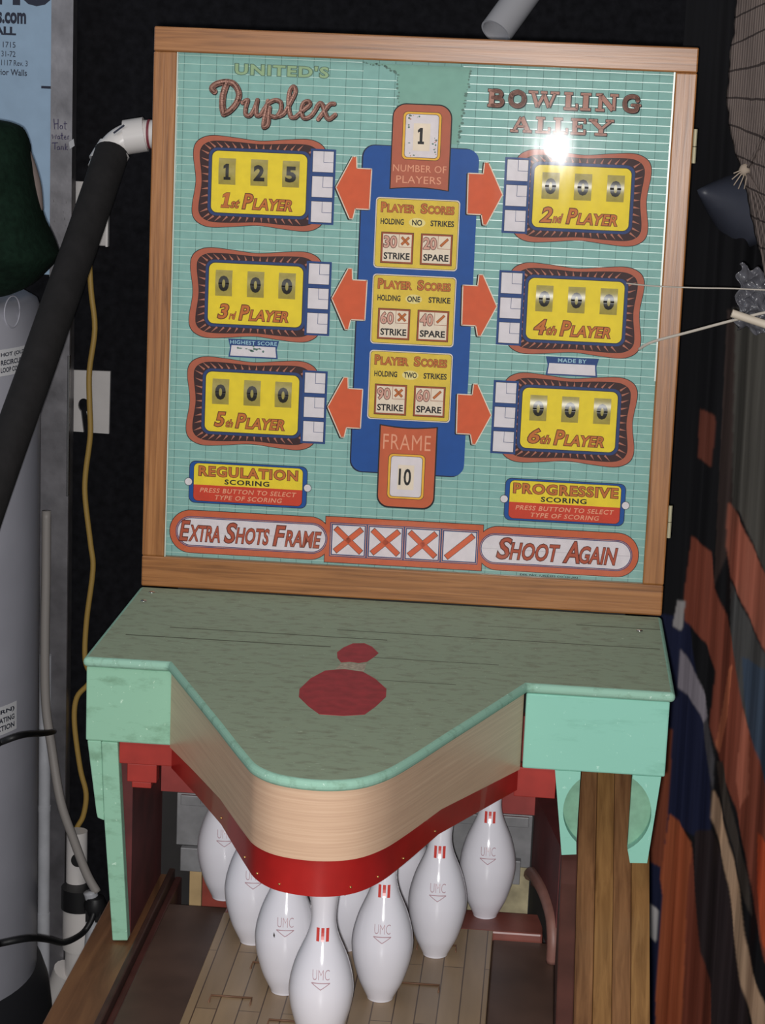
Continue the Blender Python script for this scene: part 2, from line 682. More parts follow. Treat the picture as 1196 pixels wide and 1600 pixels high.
# --- Duplex in brush script
DUP = [([(51.1, 50.6), (47.5, 45.7), (55.0, 39.6), (68.5, 36.9), (78.9, 40.3), (85.2, 52.5), (81.4, 65.9), (72.3, 76.3), (65.6, 79.9)], 6.4),
       ([(67.3, 40.0), (63.1, 55.0), (62.7, 70.0), (65.2, 79.9)], 7.0),
       ([(90.7, 63.9), (97.4, 60.3), (95.1, 70.3), (95.4, 79.5), (101.4, 80.9), (107.1, 71.5), (111.0, 59.7)], 4.6),
       ([(111.0, 59.7), (109.6, 69.7), (110.4, 79.7), (115.9, 79.5), (120.7, 70.9)], 4.6),
       ([(125.4, 60.0), (123.8, 70.8), (120.5, 89.3), (121.2, 96.2), (126.5, 92.3), (127.5, 80.6), (128.3, 69.0)], 4.4),
       ([(120.8, 72.6), (125.6, 64.1), (135.6, 58.7), (143.3, 61.7), (143.7, 71.7), (138.1, 81.0), (131.2, 80.5)], 4.6),
       ([(138.1, 81.0), (148.1, 76.5), (157.7, 59.5), (163.2, 46.0), (160.1, 39.5), (155.2, 46.3), (154.1, 62.9), (157.6, 79.4), (164.4, 80.8)], 4.6),
       ([(164.4, 80.8), (173.4, 72.1), (183.3, 63.4), (181.4, 58.5), (174.7, 61.3), (172.1, 72.1), (176.3, 81.1), (185.5, 78.2), (193.6, 66.3)], 4.6),
       ([(192.7, 66.3), (197.6, 60.3), (202.0, 64.3), (205.8, 75.7), (211.1, 81.3), (219.0, 75.2)], 4.8),
       ([(217.1, 60.3), (211.2, 61.4), (203.9, 70.8), (195.9, 81.9)], 4.6)]
a = Art()
for pts, w in DUP:
    s = catmull(pts, 5)
    w *= 1.22
    a.stroke([(p[0] + 0.5, p[1] + 0.7) for p in s], w + 1.5, 'ink', 4)
    a.stroke(s, w, 'copper', 5)
    a.stroke([(p[0] - 0.6, p[1] - 0.6) for p in s], w * 0.3, 'copper_hi', 6)
a.done('script_heading', backglass)

# --- BOWLING ALLEY in slab capitals (strokes on a unit cell, y up)
SL = 0.25
GLY = {
    'B': [([(.24, .08), (.24, .92)], .28), ([(.02, .07), (.4, .07)], .14), ([(.02, .93), (.4, .93)], .14),
          ([(.3, .91), (.68, .9), (.82, .74), (.68, .56), (.3, .53)], .2), ([(.3, .53), (.72, .5), (.9, .3), (.74, .1), (.3, .09)], .21)],
    'O': [([(.5, .9), (.22, .78), (.13, .5), (.22, .22), (.5, .1), (.78, .22), (.87, .5), (.78, .78), (.5, .9)], .24)],
    'W': [([(.14, .92), (.3, .1)], .2), ([(.3, .1), (.5, .8)], .16), ([(.5, .8), (.68, .1)], .2), ([(.68, .1), (.86, .92)], .14),
          ([(0, .93), (.3, .93)], .14), ([(.72, .93), (1, .93)], .14), ([(.4, .93), (.6, .93)], .14)],
    'L': [([(.32, .08), (.32, .92)], .28), ([(.05, .07), (.95, .07)], .15), ([(.05, .93), (.6, .93)], .14), ([(.9, .05), (.9, .36)], .13)],
    'I': [([(.5, .08), (.5, .92)], .3), ([(.05, .07), (.95, .07)], .14), ([(.05, .93), (.95, .93)], .14)],
    'N': [([(.2, .08), (.2, .92)], .2), ([(.2, .9), (.78, .1)], .26), ([(.82, .08), (.82, .92)], .17),
          ([(0, .07), (.4, .07)], .14), ([(0, .93), (.3, .93)], .14), ([(.64, .93), (1, .93)], .14)],
    'G': [([(.86, .7), (.8, .86), (.5, .91), (.22, .78), (.13, .5), (.22, .2), (.5, .09), (.8, .14), (.86, .4)], .23), ([(.56, .42), (1, .42)], .15)],
    'A': [([(.16, .08), (.48, .92)], .17), ([(.52, .92), (.82, .08)], .28), ([(.26, .36), (.7, .36)], .13), ([(0, .07), (.36, .07)], .14), ([(.6, .07), (1, .07)], .14)],
    'E': [([(.25, .08), (.25, .92)], .28), ([(.02, .07), (.92, .07)], .14), ([(.02, .93), (.9, .93)], .14), ([(.3, .5), (.66, .5)], .13),
          ([(.88, .05), (.88, .32)], .12), ([(.87, .95), (.87, .7)], .12), ([(.66, .38), (.66, .62)], .1)],
    'Y': [([(.5, .08), (.5, .45)], .28), ([(.14, .92), (.5, .42)], .24), ([(.88, .92), (.52, .42)], .15), ([(.26, .07), (.74, .07)], .14),
          ([(0, .93), (.34, .93)], .14), ([(.68, .93), (1, .93)], .14)]}
a = Art()


def slab(ch, u0, v0, u1, v1):
    h = v1 - v0
    for pts, w in GLY[ch]:
        P = [(u0 + p[0] * (u1 - u0), v1 - p[1] * h) for p in pts]
        if ch in 'OG' or len(P) > 3:
            P = catmull(P, 4)
        cap = len(P) > 3
        ww = w * h
        a.stroke([(p[0] + 1.1, p[1] + 0.9) for p in P], ww + 1.0, 'ink', 4, cap=cap)
        e = 0.8
        if not cap:
            d = Vector((P[-1][0] - P[0][0], P[-1][1] - P[0][1]))
            d = d.normalized() * e
            P2 = [(P[0][0] - d.x, P[0][1] - d.y), (P[-1][0] + d.x, P[-1][1] + d.y)]
        else:
            P2 = P
        a.stroke(P2, ww + 1.5, 'ink', 4.5, cap=cap)
        a.stroke(P, ww, 'copper', 6, cap=cap)


for ch, (x0, x1) in zip('BOWLING', ((427, 449.5), (455, 480), (482.5, 524), (530, 550.5), (552.5, 568), (574, 604), (610, 633.5))):
    slab(ch, x0, 32, x1, 55.5)
for ch, (x0, x1) in zip('ALLEY', ((460, 489), (493.5, 515), (517.5, 539), (542, 563.5), (566, 600))):
    slab(ch, x0, 66.5, x1, 88)
a.done('slab_heading', backglass)

# --- central blue panel with the score cards
a = Art()
a.rrect(258.3, 113.2, 418.5, 568.8, 17, 'blue_d', 4)
a.rrect(260.3, 114.2, 419.6, 567.2, 16, 'blue', 5)
a.done('centre_panel', backglass)

for ci, (v0, word, tail, sa, sb) in enumerate(((184, 'NO', 'STRIKES', '30', '20'), (289.3, 'ONE', 'STRIKE', '60', '40'), (395.2, 'TWO', 'STRIKES', '90', '60'))):
    a = Art()
    a.rrect(280.4, v0, 396.6, v0 + 97, 5, 'sand', 6)
    a.rrect(281.8, v0 + 1.4, 395.2, v0 + 95.6, 4.4, 'ink', 6.5)
    a.rrect(282.3, v0 + 1.9, 394.7, v0 + 95.1, 4.2, 'yellow_d', 7)
    for (s, r) in (('P', (288, 6.4, 295.5, 20)), ('LAYER', (296.5, 9, 335, 20)), ('S', (343, 6.4, 351.5, 20)), ('CORES', (352.5, 9, 389, 20))):
        a.text(s, (r[0], v0 + r[1], r[2], v0 + r[3]), 'rust', 8, 0.03, 0, 'edge', 0.035)
    a.text('HOLDING', (288, v0 + 28.6, 320, v0 + 36.8), 'ink', 8, 0.03)
    a.disc(338.5, v0 + 32.8, 11.5, 6.5, 'cream', 8)
    wd = 7 if word == 'NO' else 9
    a.text(word, (338.5 - wd, v0 + 28.8, 338.5 + wd, v0 + 36.8), 'ink', 9, 0.03)
    a.text(tail, (357 if tail == 'STRIKES' else 359, v0 + 28.6, 389.5, v0 + 36.8), 'ink', 8, 0.03)
    for (x0, num, lab, strike) in ((289.6, sa, 'STRIKE', True), (344.6, sb, 'SPARE', False)):
        x1 = x0 + 45.2 if strike else x0 + 44.2
        y0, y1 = v0 + 47, v0 + 90.2
        a.rect(x0, y0, x1, y1, 'brown', 8)
        a.ring(x0, y0, x1, y1, 0.6, 'ink', 8.5)
        a.rect(x0 + 2.8, y0 + 2.8, x1 - 2.8, y1 - 2.8, 'sand', 9)
        a.text(num, (x0 + 4, y0 + 5.5, x0 + 22, y0 + 21.5), 'copper_hi', 10, 0.02, 0, 'edge', 0.042)
        a.text(lab, (x0 + 4.4, y0 + 28, x1 - 4.6, y0 + 37.5), 'ink', 10, 0.03)
        sx0, sx1, sy0, sy1 = x1 - 20.4, x1 - 2.8, y0 + 2.8, y0 + 20.4
        a.rect(sx0, sy0, sx0 + 0.6, sy1, 'brown', 10)
        a.rect(sx0, sy1 - 0.6, sx1, sy1, 'brown', 10)
        q = 3.6
        a.stroke([(sx0 + q, sy1 - q), (sx1 - q, sy0 + q)], 3.6, 'brown', 10, cap=False)
        a.stroke([(sx0 + q + .7, sy1 - q - .7), (sx1 - q - .7, sy0 + q + .7)], 2.0, 'rust', 11, cap=False)
        if strike:
            a.stroke([(sx0 + q, sy0 + q), (sx1 - q, sy1 - q)], 3.6, 'brown', 10, cap=False)
            a.stroke([(sx0 + q + .7, sy0 + q + .7), (sx1 - q - .7, sy1 - q - .7)], 2.0, 'rust', 11, cap=False)
    a.done('score_card', backglass)


def tab(u0, v0, u1, v1, r, top_round):
    """orange tab with one rounded end and one gently scooped end"""
    n = 8
    pts = []
    if top_round:
        for i in range(n + 1):
            t = R(180 + 90 * i / n)
            pts.append((u0 + r + r * math.cos(t), v0 + r + r * math.sin(t)))
        for i in range(n + 1):
            t = R(270 + 90 * i / n)
            pts.append((u1 - r + r * math.cos(t), v0 + r + r * math.sin(t)))
        for i in range(n + 1):
            t = i / n
            pts.append((u1 + (u0 - u1) * t, v1 - 3.0 * math.sin(PI * t)))
    else:
        for i in range(n + 1):
            t = i / n
            pts.append((u0 + (u1 - u0) * t, v0 + 3.0 * math.sin(PI * t)))
        for i in range(n + 1):
            t = R(90 * i / n)
            pts.append((u1 - r + r * math.cos(t), v1 - r + r * math.sin(t)))
        for i in range(n + 1):
            t = R(90 + 90 * i / n)
            pts.append((u0 + r + r * math.cos(t), v1 - r + r * math.sin(t)))
    return pts


def window_plate(a, u0, v0, u1, v1, L):
    a.rrect(u0 - 4.2, v0 - 3.6, u1 + 4.2, v1 + 3.6, 6.5, 'ink', L)
    a.rrect(u0 - 3.6, v0 - 3.0, u1 + 3.6, v1 + 3.0, 6.0, 'amber', L + 0.5)
    a.rrect(u0 - 0.6, v0 - 0.6, u1 + 0.6, v1 + 0.6, 4.6, 'ink', L + 1)
    a.rrect(u0, v0, u1, v1, 4.2, 'white', L + 1.5)


a = Art()
a.poly(tab(298.0, 55.6, 380.4, 172.6, 19, True), 'black', 6)
a.poly(tab(299.6, 57.2, 378.6, 171.2, 17.5, True), 'orange_d', 7)
window_plate(a, 317, 70, 362, 128, 8)
a.text('NUMBER OF', (302, 138.5, 375.5, 148), 'salmon', 8, 0.0, 0, None, 0, 1.05)
a.text('PLAYERS', (307, 153.5, 369, 163.5), 'salmon', 8, 0.0, 0, None, 0, 1.05)
# a soiled paper window with the player count
for i in range(26):
    e = random.choice((0, 1, 2))
    uu = (318.5 + random.random() * 42, 321 + random.random() * 4, 352 + random.random() * 8)[e]
    vv = (random.choice((72, 126)) + random.uniform(-1, 2), 72 + random.random() * 52, 100 + random.random() * 26)[e]
    a.disc(uu, vv, random.uniform(.4, 1.8), random.uniform(.4, 1.6), 'ragged' if i % 3 else 'streak', 10, 7)
a.rect(328, 82, 351, 119, 'sand', 10.3)
a.text('1', (334, 88, 343, 110), 'ink', 11, 0.04)
a.done('player_count_tab', backglass)

a = Art()
a.poly(tab(298.4, 498.8, 380.6, 617.2, 17, False), 'black', 6)
a.poly(tab(300.4, 500.6, 378.6, 614.8, 15.5, False), 'strip', 7)
window_plate(a, 317, 543, 360.8, 600, 8)
a.text('FRAME', (304.6, 512, 371.5, 533.5), 'salmon', 8, -0.005, 0, None, 0, 1.08)
a.rect(327, 555, 350, 590, 'sand', 10.3)
a.text('10', (328.5, 560, 346, 584), 'ink', 11, 0.02)
a.done('frame_tab', backglass)

# --- arrows from the centre to each player panel
ARL = [(225, 0), (246, -42), (250.5, -42), (251.5, -26.5), (272, -26.5), (271, 27.5), (251.5, 27.5), (248.5, 41.5), (245, 41.5)]
for vc in (173.5, 326.5, 478.3):
    for side in (0, 1):
        a = Art()
        P = [(p[0], p[1] + vc) for p in ARL]
        if side:
            P = mirror_pts(P)
        cx = sum(p[0] for p in P) / len(P)
        cy = vc

        def grow(P, d):
            return [(p[0] + d * (1 if p[0] > cx else -1), p[1] + d * (1 if p[1] > cy else -1 if p[1] < cy else 0)) for p in P]
        a.stroke([(p[0] - 1.6, p[1] + 0.8) for p in P], 3.4, 'ink', 6, closed=True)
        a.stroke(P, 2.8, 'sand', 7, closed=True)
        a.poly(P, 'orange', 8)
        a.done('arrow', backglass)

# --- the six player panels
WAVE_Q = [(-88, 0), (-92.3, -34), (-90, -50), (-80, -59), (-64, -62.6), (-36, -60.8), (0, -57.6)]
WAVE_I = [(-79.5, 0), (-83, -33), (-81, -45.5), (-73, -52.4), (-60, -55.2), (-34, -54.8), (0, -53)]


def four(q):
    a_ = list(q)
    b_ = [(-p[0], p[1]) for p in q[::-1][1:]]
    c_ = [(-p[0], -p[1]) for p in q[1:]]
    d_ = [(p[0], -p[1]) for p in q[::-1][1:-1]]
    return a_ + b_ + c_ + d_


M_reel = mat('reel_face', col(160, 148, 78), 0.3, spec=0.5, var=0.12, vscale=120)
M_reelink = mat('reel_numeral', col(34, 32, 30), 0.3)
RR = 60.0
SAG = RR - math.sqrt(RR * RR - 18 * 18)


def reel(u0, v0, u1, v1, digit):
    vc = (v0 + v1) / 2
    yb = YB - 7 * STEP

    def surf(u, v, lift=0.0):
        h = math.sqrt(RR * RR - (v - vc) ** 2) - (RR - SAG)
        return uvp(u, v, yb - h / 1000.0 - lift)
    b = MB()
    n = 16
    vs = []
    for i in range(n + 1):
        v = v0 + (v1 - v0) * i / n
        vs += [surf(u0, v), surf(u1, v)]
    b.add(vs, [(2 * i, 2 * i + 2, 2 * i + 3, 2 * i + 1) for i in range(n)], 0)
    um = (u0 + u1) / 2
    hw = 5.0 if digit == '1' else 7.6
    tv, tf = fit_text(digit, (um - hw, vc - 10.5, um + hw, vc + 11.5), 0.045)
    tv, tf = slice_geo(tv, tf, 0, 12)
    b.add([surf(p[0], p[1], 0.00025) for p in tv], tf, 1)
    return b.build('score_reel', [M_reel, M_reelink], backglass, smooth=True)


def small_script(a, s, u0, v0, u1, v1):
    a.text(s, (u0, v0, u1, v1), 'rust', 10, 0.015, 0.35, 'edge', 0.042)


PANELS = [('1', 'st', '125', 0, 131), ('2', 'nd', '000', 1, 131), ('3', 'rd', '000', 0, 285), ('4', 'th', '000', 1, 285), ('5', 'th', '000', 0, 437.3), ('6', 'th', '000', 1, 437.3)]
for num, suf, digs, side, v0 in PANELS:
    uc = 117.0 if not side else 562.2
    vc = v0 + 42
    a = Art()
    outer = [(uc + p[0], vc + p[1]) for p in catmull(four(WAVE_Q), 6, True)]
    inner = [(uc + p[0], vc + p[1]) for p in catmull(four(WAVE_I), 6, True)]
    a.poly([(uc + (p[0] - uc) * 1.009, vc + (p[1] - vc) * 1.013) for p in outer], 'ink', 4)
    a.poly(outer, 'orange_d', 4.6)
    a.poly([(uc + (p[0] - uc) * 1.008, vc + (p[1] - vc) * 1.012) for p in inner], 'ink', 5)
    a.poly(inner, 'maroon', 5.4)
    # little pleats fanning out of the dark ring
    per = []
    x = -62
    while x <= 62.1:
        per.append((x, -47.2, x * 0.16 - 0.5, -6.4 - 1.8 * abs(x) / 62))
        per.append((x, 47.2, x * 0.16 - 0.5, 6.4 + 1.8 * abs(x) / 62))
        x += 9.55
    y = -38
    while y <= 38.1:
        per.append((-71.2, y, -8.5 - 2.6 * abs(y) / 38, y * 0.13))
        per.append((71.2, y, 8.5 + 2.6 * abs(y) / 38, y * 0.13))
        y += 9.5
    for sx in (-1, 1):
        for sy in (-1, 1):
            per.append((sx * 68.5, sy * 44.5, sx * 10, sy * 7))
    for (px, py, dx, dy) in per:
        L = math.hypot(dx, dy)
        nx, ny = -dy / L, dx / L
        w = 1.4
        a.poly([(uc + px + nx * w, vc + py + ny * w), (uc + px - nx * w, vc + py - ny * w), (uc + px + dx, vc + py + dy)], 'streak', 6)
    a.rrect(uc - 70.8, vc - 46.6, uc + 70.8, vc + 46.6, 12, 'navy', 6.4)
    a.rrect(uc - 66.8, vc - 43.0, uc + 66.8, vc + 43.0, 9, 'ink', 6.7)
    a.rrect(uc - 66.0, vc - 42.2, uc + 66.0, vc + 42.2, 8.5, 'yellow', 7)
    # lettering
    off = uc - 66.0
    if not side:
        a.text(num, (off + 14, v0 + 56.5, off + 26 if num == '1' else off + 29, v0 + 77.0), 'rust', 9, 0.02, 0.22, 'edge', 0.042)
        small_script(a, suf, off + 27 if num == '1' else off + 30, v0 + 66.5, off + 40, v0 + 77.0)
        p0 = off + 44
    else:
        a.text(num, (off + 11, v0 + 56.5, off + 27, v0 + 77.0), 'rust', 9, 0.02, 0.22, 'edge', 0.042)
        small_script(a, suf, off + 28, v0 + 65.0, off + 42, v0 + 77.0)
        p0 = off + 47
    a.text('P', (p0, v0 + 57, p0 + 14.5, v0 + 77.5), 'rust', 9, 0.02, 0.22, 'edge', 0.042)
    a.text('LAYER', (p0 + 14, v0 + 63, p0 + 69, v0 + 78), 'rust', 9, 0.02, 0.22, 'edge', 0.042)
    # strike and spare boxes at the inner side
    for k in range(3):
        b0 = v0 - 5.6 + k * 34.3
        bu0 = 191 if not side else 458.6
        a.rect(bu0 - 3.4, b0 - 3.1, bu0 + 31.6, b0 + 31.2, 'boxblue', 8)
        a.rect(bu0 - 0.5, b0 - 0.5, bu0 + 28.9, b0 + 28.7, 'ink', 8.4)
        a.rect(bu0, b0, bu0 + 28.4, b0 + 28.2, 'white', 8.8)
        a.rect(bu0 + 14.6, b0, bu0 + 15.2, b0 + 15, 'navy', 9.2)
        a.rect(bu0 + 14.6, b0 + 14.5, bu0 + 28.4, b0 + 15.1, 'navy', 9.2)
    pn = a.done('player_panel', backglass)
    for k, d in enumerate(digs):
        u0 = off + (9.6, 54.3, 98.4)[k] if not side else off + (11.0, 55.2, 99.6)[k]
        reel(u0, v0 + 9.4, u0 + 23.6, v0 + 45.4, d)

# --- little name plates under the second row
for (u0, u1, v0, s) in ((80.6, 152.6, 389.6, 'HIGHEST SCORE'), (525.6, 599, 392.2, 'MADE BY')):
    a = Art()
    P = [(u0, v0), (u1, v0), (u1 - 3, v0 + 12), (u1 - 1, v0 + 25.6), (u0 + 1, v0 + 25.6), (u0 + 3, v0 + 12)]
    a.poly(P, 'boxblue', 4)
    a.poly([(u0 + 5, v0 + 9), (u1 - 5, v0 + 9), (u1 - 4.4, v0 + 16), (u1 - 3.4, v0 + 23.6), (u0 + 3.4, v0 + 23.6), (u0 + 4.4, v0 + 16)], 'white', 5)
    if s[0] == 'H':
        a.text(s, (u0 + 3, v0 + 1.8, u1 - 3, v0 + 7.2), 'paleblue', 5, 0.02, 0, None, 0, 1.1)
        for i in range(14):
            a.disc((u0 + u1) / 2 + random.gauss(0, 9), v0 + 13 + random.gauss(0, 2.0), random.uniform(1, 4), random.uniform(.6, 1.8), 'ragged', 5.4, 8)
    else:
        a.text(s, (u0 + 17, v0 + 1.8, u1 - 17, v0 + 7.2), 'paleblue', 5, 0.02, 0, None, 0, 1.1)
    a.done('name_plate', backglass)

# --- regulation and progressive plates
for (u0, word, wl, wr) in ((30.6, 'REGULATION', 14, 155), (478.6, 'PROGRESSIVE', 12, 158)):
    v0 = 565.0
    a = Art()
    u1 = u0 + 169
    a.rrect(u0, v0, u1, v0 + 60.5, 9, 'ink', 4)
    a.rrect(u0 + .8, v0 + .8, u1 - .8, v0 + 59.7, 8.5, 'blue', 4.6)
    a.rrect(u0 + 6.4, v0 + 2.8, u1 - 6.4, v0 + 57.6, 7, 'ink', 5.2)
    P = rr_pts(u0 + 7, v0 + 3.4, u1 - 7, v0 + 57, 6.5)
    a.poly([(p[0], min(p[1], v0 + 34)) for p in P], 'yellow_d' if 0 else 'yellow', 5.8)
    a.poly([(p[0], max(p[1], v0 + 34)) for p in P], 'tomato', 5.8)
    a.text(word, (u0 + wl, v0 + 6.8, u0 + wr, v0 + 21.2), 'rust', 7, 0.025, 0, 'edge', 0.04, 1.14)
    a.text('SCORING', (u0 + 51, v0 + 24.4, u0 + 115, v0 + 31.8), 'ink', 7, 0.03, 0, None, 0, 1.15)
    a.text('PRESS BUTTON TO SELECT', (u0 + 16, v0 + 38.0, u0 + 154, v0 + 44.6), 'salmon', 7, 0.015, 0.2, None, 0, 1.12)
    a.text('TYPE OF SCORING', (u0 + 38, v0 + 47.6, u0 + 134, v0 + 54.2), 'salmon', 7, 0.015, 0.2, None, 0, 1.12)
    for uu in (u0 - 0.5, u1 + 0.5):
        a.disc(uu, v0 + 30.4, 5.8, 5.8, 'ink', 7)
        a.disc(uu, v0 + 30.4, 5.1, 5.1, 'white', 7.5)
    a.done('scoring_plate', backglass)

# --- strip along the bottom
a = Art()
for (g, ink, L) in ((0.9, 'ink', 4), (0, 'strip', 4.6)):
    a.rrect(5.2 - g, 636.6 - g, 236 + g, 697.8 + g, 30 + g, ink, L, 10)
    a.rect(228 - g, 634.6 - g, 451 + g, 700 + g, ink, L + (0.1 if ink == 'strip' else 0))
    a.rrect(443 - g, 635.4 - g, 670.2 + g, 697.6 + g, 30 + g, ink, L, 10)
for (u0, u1) in ((13.4, 231), (447, 662)):
    a.rrect(u0, 645, u1, 689.4, 22, 'navy', 6, 10)
    a.rrect(u0 + 1.1, 646.1, u1 - 1.1, 688.3, 21, 'salmon', 6.4, 10)
    a.rrect(u0 + 1.7, 646.7, u1 - 1.7, 687.7, 20.5, 'navy', 6.7, 10)
    a.rrect(u0 + 2.9, 647.9, u1 - 2.9, 686.5, 19.5, 'white', 7, 10)
for (s, r) in (('E', (19, 652, 34, 680.5)), ('XTRA', (33, 658, 77, 680.5)), ('S', (84, 652, 101, 680.5)), ('HOTS', (100, 658, 148, 680.5)),
               ('F', (154, 652, 171, 680.5)), ('RAME', (171, 658, 222, 680.5)),
               ('S', (472, 651, 492, 681)), ('HOOT', (490, 657, 560, 681)), ('A', (566, 651, 588, 681)), ('GAIN', (588, 657, 641, 681))):
    a.text(s, r, 'rust_red', 8, 0.01, 0.22, 'edge', 0.035)
for k in range(4):
    u0 = 236 + k * 52.7
    a.rect(u0 - 1.6, 642.6, u0 + 51.2, 691.6, 'navy', 6)
    a.rect(u0 - .4, 643.8, u0 + 50, 690.4, 'salmon', 6.4)
    a.rect(u0 + .4, 644.6, u0 + 49.2, 689.6, 'navy', 6.7)
    a.rect(u0 + 2.2, 646.2, u0 + 47.6, 688, 'white', 7)
    for (p, q) in (((6, 684), (44, 650)),) + ((((6, 650), (44, 684)),) if k < 3 else ()):
        a.stroke([(u0 + p[0], p[1]), (u0 + q[0], q[1])], 8.6, 'ink', 8, cap=False)
        d = 0.6
        a.stroke([(u0 + p[0] + d, p[1] + d * (1 if q[1] > p[1] else -1)), (u0 + q[0] - d, q[1] - d * (1 if q[1] > p[1] else -1))], 7.4, 'orange', 9, cap=False)
a.done('bottom_strip', backglass)

# --- the clear pane in front
g = MB().box(GL - 0.002, W - GR + 0.002, 0.004, 0.0065, GB - 0.002, H - GT + 0.002)
g.build('glass_pane', glass_mat('clear_glass'), backglass, xf=tilt)
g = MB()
g.box(GL, GL + 0.0014, 0.0005, 0.0045, GB, H - GT)  # pale strip put in for the white glare along the glass edge
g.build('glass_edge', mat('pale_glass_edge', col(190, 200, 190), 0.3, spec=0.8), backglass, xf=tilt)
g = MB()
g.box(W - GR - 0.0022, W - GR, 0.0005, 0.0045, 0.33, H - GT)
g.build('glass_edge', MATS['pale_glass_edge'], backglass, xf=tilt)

# ---------------------------------------------- green shelf with the rounded hood
HOOD = [(0.107, -0.380), (0.157, -0.497), (0.207, -0.615), (0.2495, -0.717), (0.270, -0.758), (0.300, -0.783), (0.344, -0.791), (0.384, -0.778),
        (0.413, -0.745), (0.4375, -0.692), (0.472, -0.602), (0.512, -0.500), (0.559, -0.378)]
HOOD_S = HOOD[:3] + catmull(HOOD[2:11], 6)[1:-1] + HOOD[10:]


def shelf_mat():
    m = worn_paint('worn_green_shelf', col(140, 153, 132), col(124, 130, 112), col(174, 188, 166), 0.5, (40, 80, 80))
    nt = m.node_tree
    b = nt.nodes['Principled BSDF']
    src = b.inputs['Base Color'].links[0].from_socket
    tc = nt.nodes.new('ShaderNodeTexCoord')
    sp = nt.nodes.new('ShaderNodeSeparateXYZ')
    nt.links.new(tc.outputs['Object'], sp.inputs['Vector'])

    def math_(op, a_, b_=None):
        n = nt.nodes.new('ShaderNodeMath')
        n.operation = op
        for i, x in enumerate((a_, b_)):
            if x is None:
                continue
            if isinstance(x, float):
                n.inputs[i].default_value = x
            else:
                nt.links.new(x, n.inputs[i])
        return n.outputs[0]
    tot = None
    # open joints between the planks, each a stretch of a level line
    for (yy, x0, x1, w) in ((-0.176, 0.30, 0.73, .0011), (-0.213, 0.08, 0.37, .0012), (-0.262, 0.03, 0.30, .0014), (-0.30, 0.36, 0.52, .0009),
                            (-0.40, 0.32, 0.47, .0008), (-0.075, 0.62, 0.735, .0012), (-0.11, 0.50, 0.60, .0006)):
        d = math_('ABSOLUTE', math_('SUBTRACT', sp.outputs['Y'], yy))
        c = math_('LESS_THAN', d, w * 1.5)
        c = math_('MULTIPLY', c, math_('GREATER_THAN', sp.outputs['X'], x0))
        c = math_('MULTIPLY', c, math_('LESS_THAN', sp.outputs['X'], x1))
        tot = c if tot is None else math_('MAXIMUM', tot, c)
    mx = nt.nodes.new('ShaderNodeMix')
    mx.data_type = 'RGBA'
    mx.inputs['B'].default_value = col(52, 52, 40)
    nt.links.new(src, mx.inputs['A'])
    nt.links.new(math_('MULTIPLY', tot, 0.75), mx.inputs['Factor'])
    nt.links.new(mx.outputs['Result'], b.inputs['Base Color'])
    return m


M_shelf = shelf_mat()
out = [(-0.001, -0.002), (-0.001, -0.381)] + HOOD_S + [(0.7405, -0.381), (0.7405, -0.002)]
M_lip = worn_paint('chipped_green_lip', col(138, 178, 160), col(118, 152, 132), col(194, 218, 206), 0.35, (60, 60, 60))  # fresher chipped paint, its green also lightened for how the faces catch light
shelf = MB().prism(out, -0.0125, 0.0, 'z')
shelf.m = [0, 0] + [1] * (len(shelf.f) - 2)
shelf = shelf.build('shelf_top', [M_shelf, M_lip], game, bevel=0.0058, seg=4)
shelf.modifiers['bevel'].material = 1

# painted pin on the shelf
HEADP = [(0.327, -0.240), (0.342, -0.236), (0.353, -0.250), (0.364, -0.279), (0.360, -0.298), (0.353, -0.322), (0.343, -0.330), (0.331, -0.327), (0.321, -0.333), (0.314, -0.312), (0.311, -0.287), (0.317, -0.262)]
BODYP = [(0.305, -0.374), (0.327, -0.362), (0.352, -0.369), (0.370, -0.397), (0.387, -0.437), (0.389, -0.470), (0.380, -0.512), (0.370, -0.546), (0.346, -0.556), (0.318, -0.556), (0.302, -0.528), (0.286, -0.492), (0.283, -0.460), (0.291, -0.412)]
NECKP = [(0.321, -0.338), (0.331, -0.332), (0.343, -0.335), (0.353, -0.329), (0.353, -0.366), (0.340, -0.362), (0.327, -0.358), (0.317, -0.364)]
b = MB().prism(BODYP, 0.0, 0.0004, 'z', 0).prism(HEADP, 0.0, 0.0004, 'z', 0).prism(NECKP, 0.0, 0.0002, 'z', 1)
b.build('painted_pin', [mat('old_red_paint', col(150, 44, 52), 0.7, var=0.2, vscale=60), mat('chalky_pink_paint', col(160, 148, 132), 0.8, var=0.35, vscale=200)], shelf)

for (x, y) in ((0.022, -0.035), (0.020, -0.085), (0.706, -0.088)):
    MB().lathe([(0.0, 0.0002), (0.0045, 0.0002), (0.004, 0.0012), (0.0, 0.0016)], 14, center=(x, y, 0)).build('screw', M_screw, shelf, smooth=True)


def inset_path(path, d):
    out_ = []
    n = len(path)
    for i in range(n):
        p = Vector(path[i])
        t = Vector(path[min(i + 1, n - 1)]) - Vector(path[max(i - 1, 0)])
        t.normalize()
        nrm = Vector((-t.y, t.x))      # path runs left to right: the inside is to the left of travel
        out_.append((p.x + nrm.x * d, p.y + nrm.y * d))
    return out_


def lerp_tab(tabl, y):
    for (a0, b0), (a1, b1) in zip(tabl[:-1], tabl[1:]):
        if a0 <= y <= a1:
            return b0 + (b1 - b0) * (y - a0) / (a1 - a0)
    return tabl[0][1] if y < tabl[0][0] else tabl[-1][1]


FAS_BOT = [(-0.80, -0.0915), (-0.60, -0.0905), (-0.37, -0.1125)]
BAND_BOT = [(-0.80, -0.1335), (-0.60, -0.1215), (-0.37, -0.1400)]


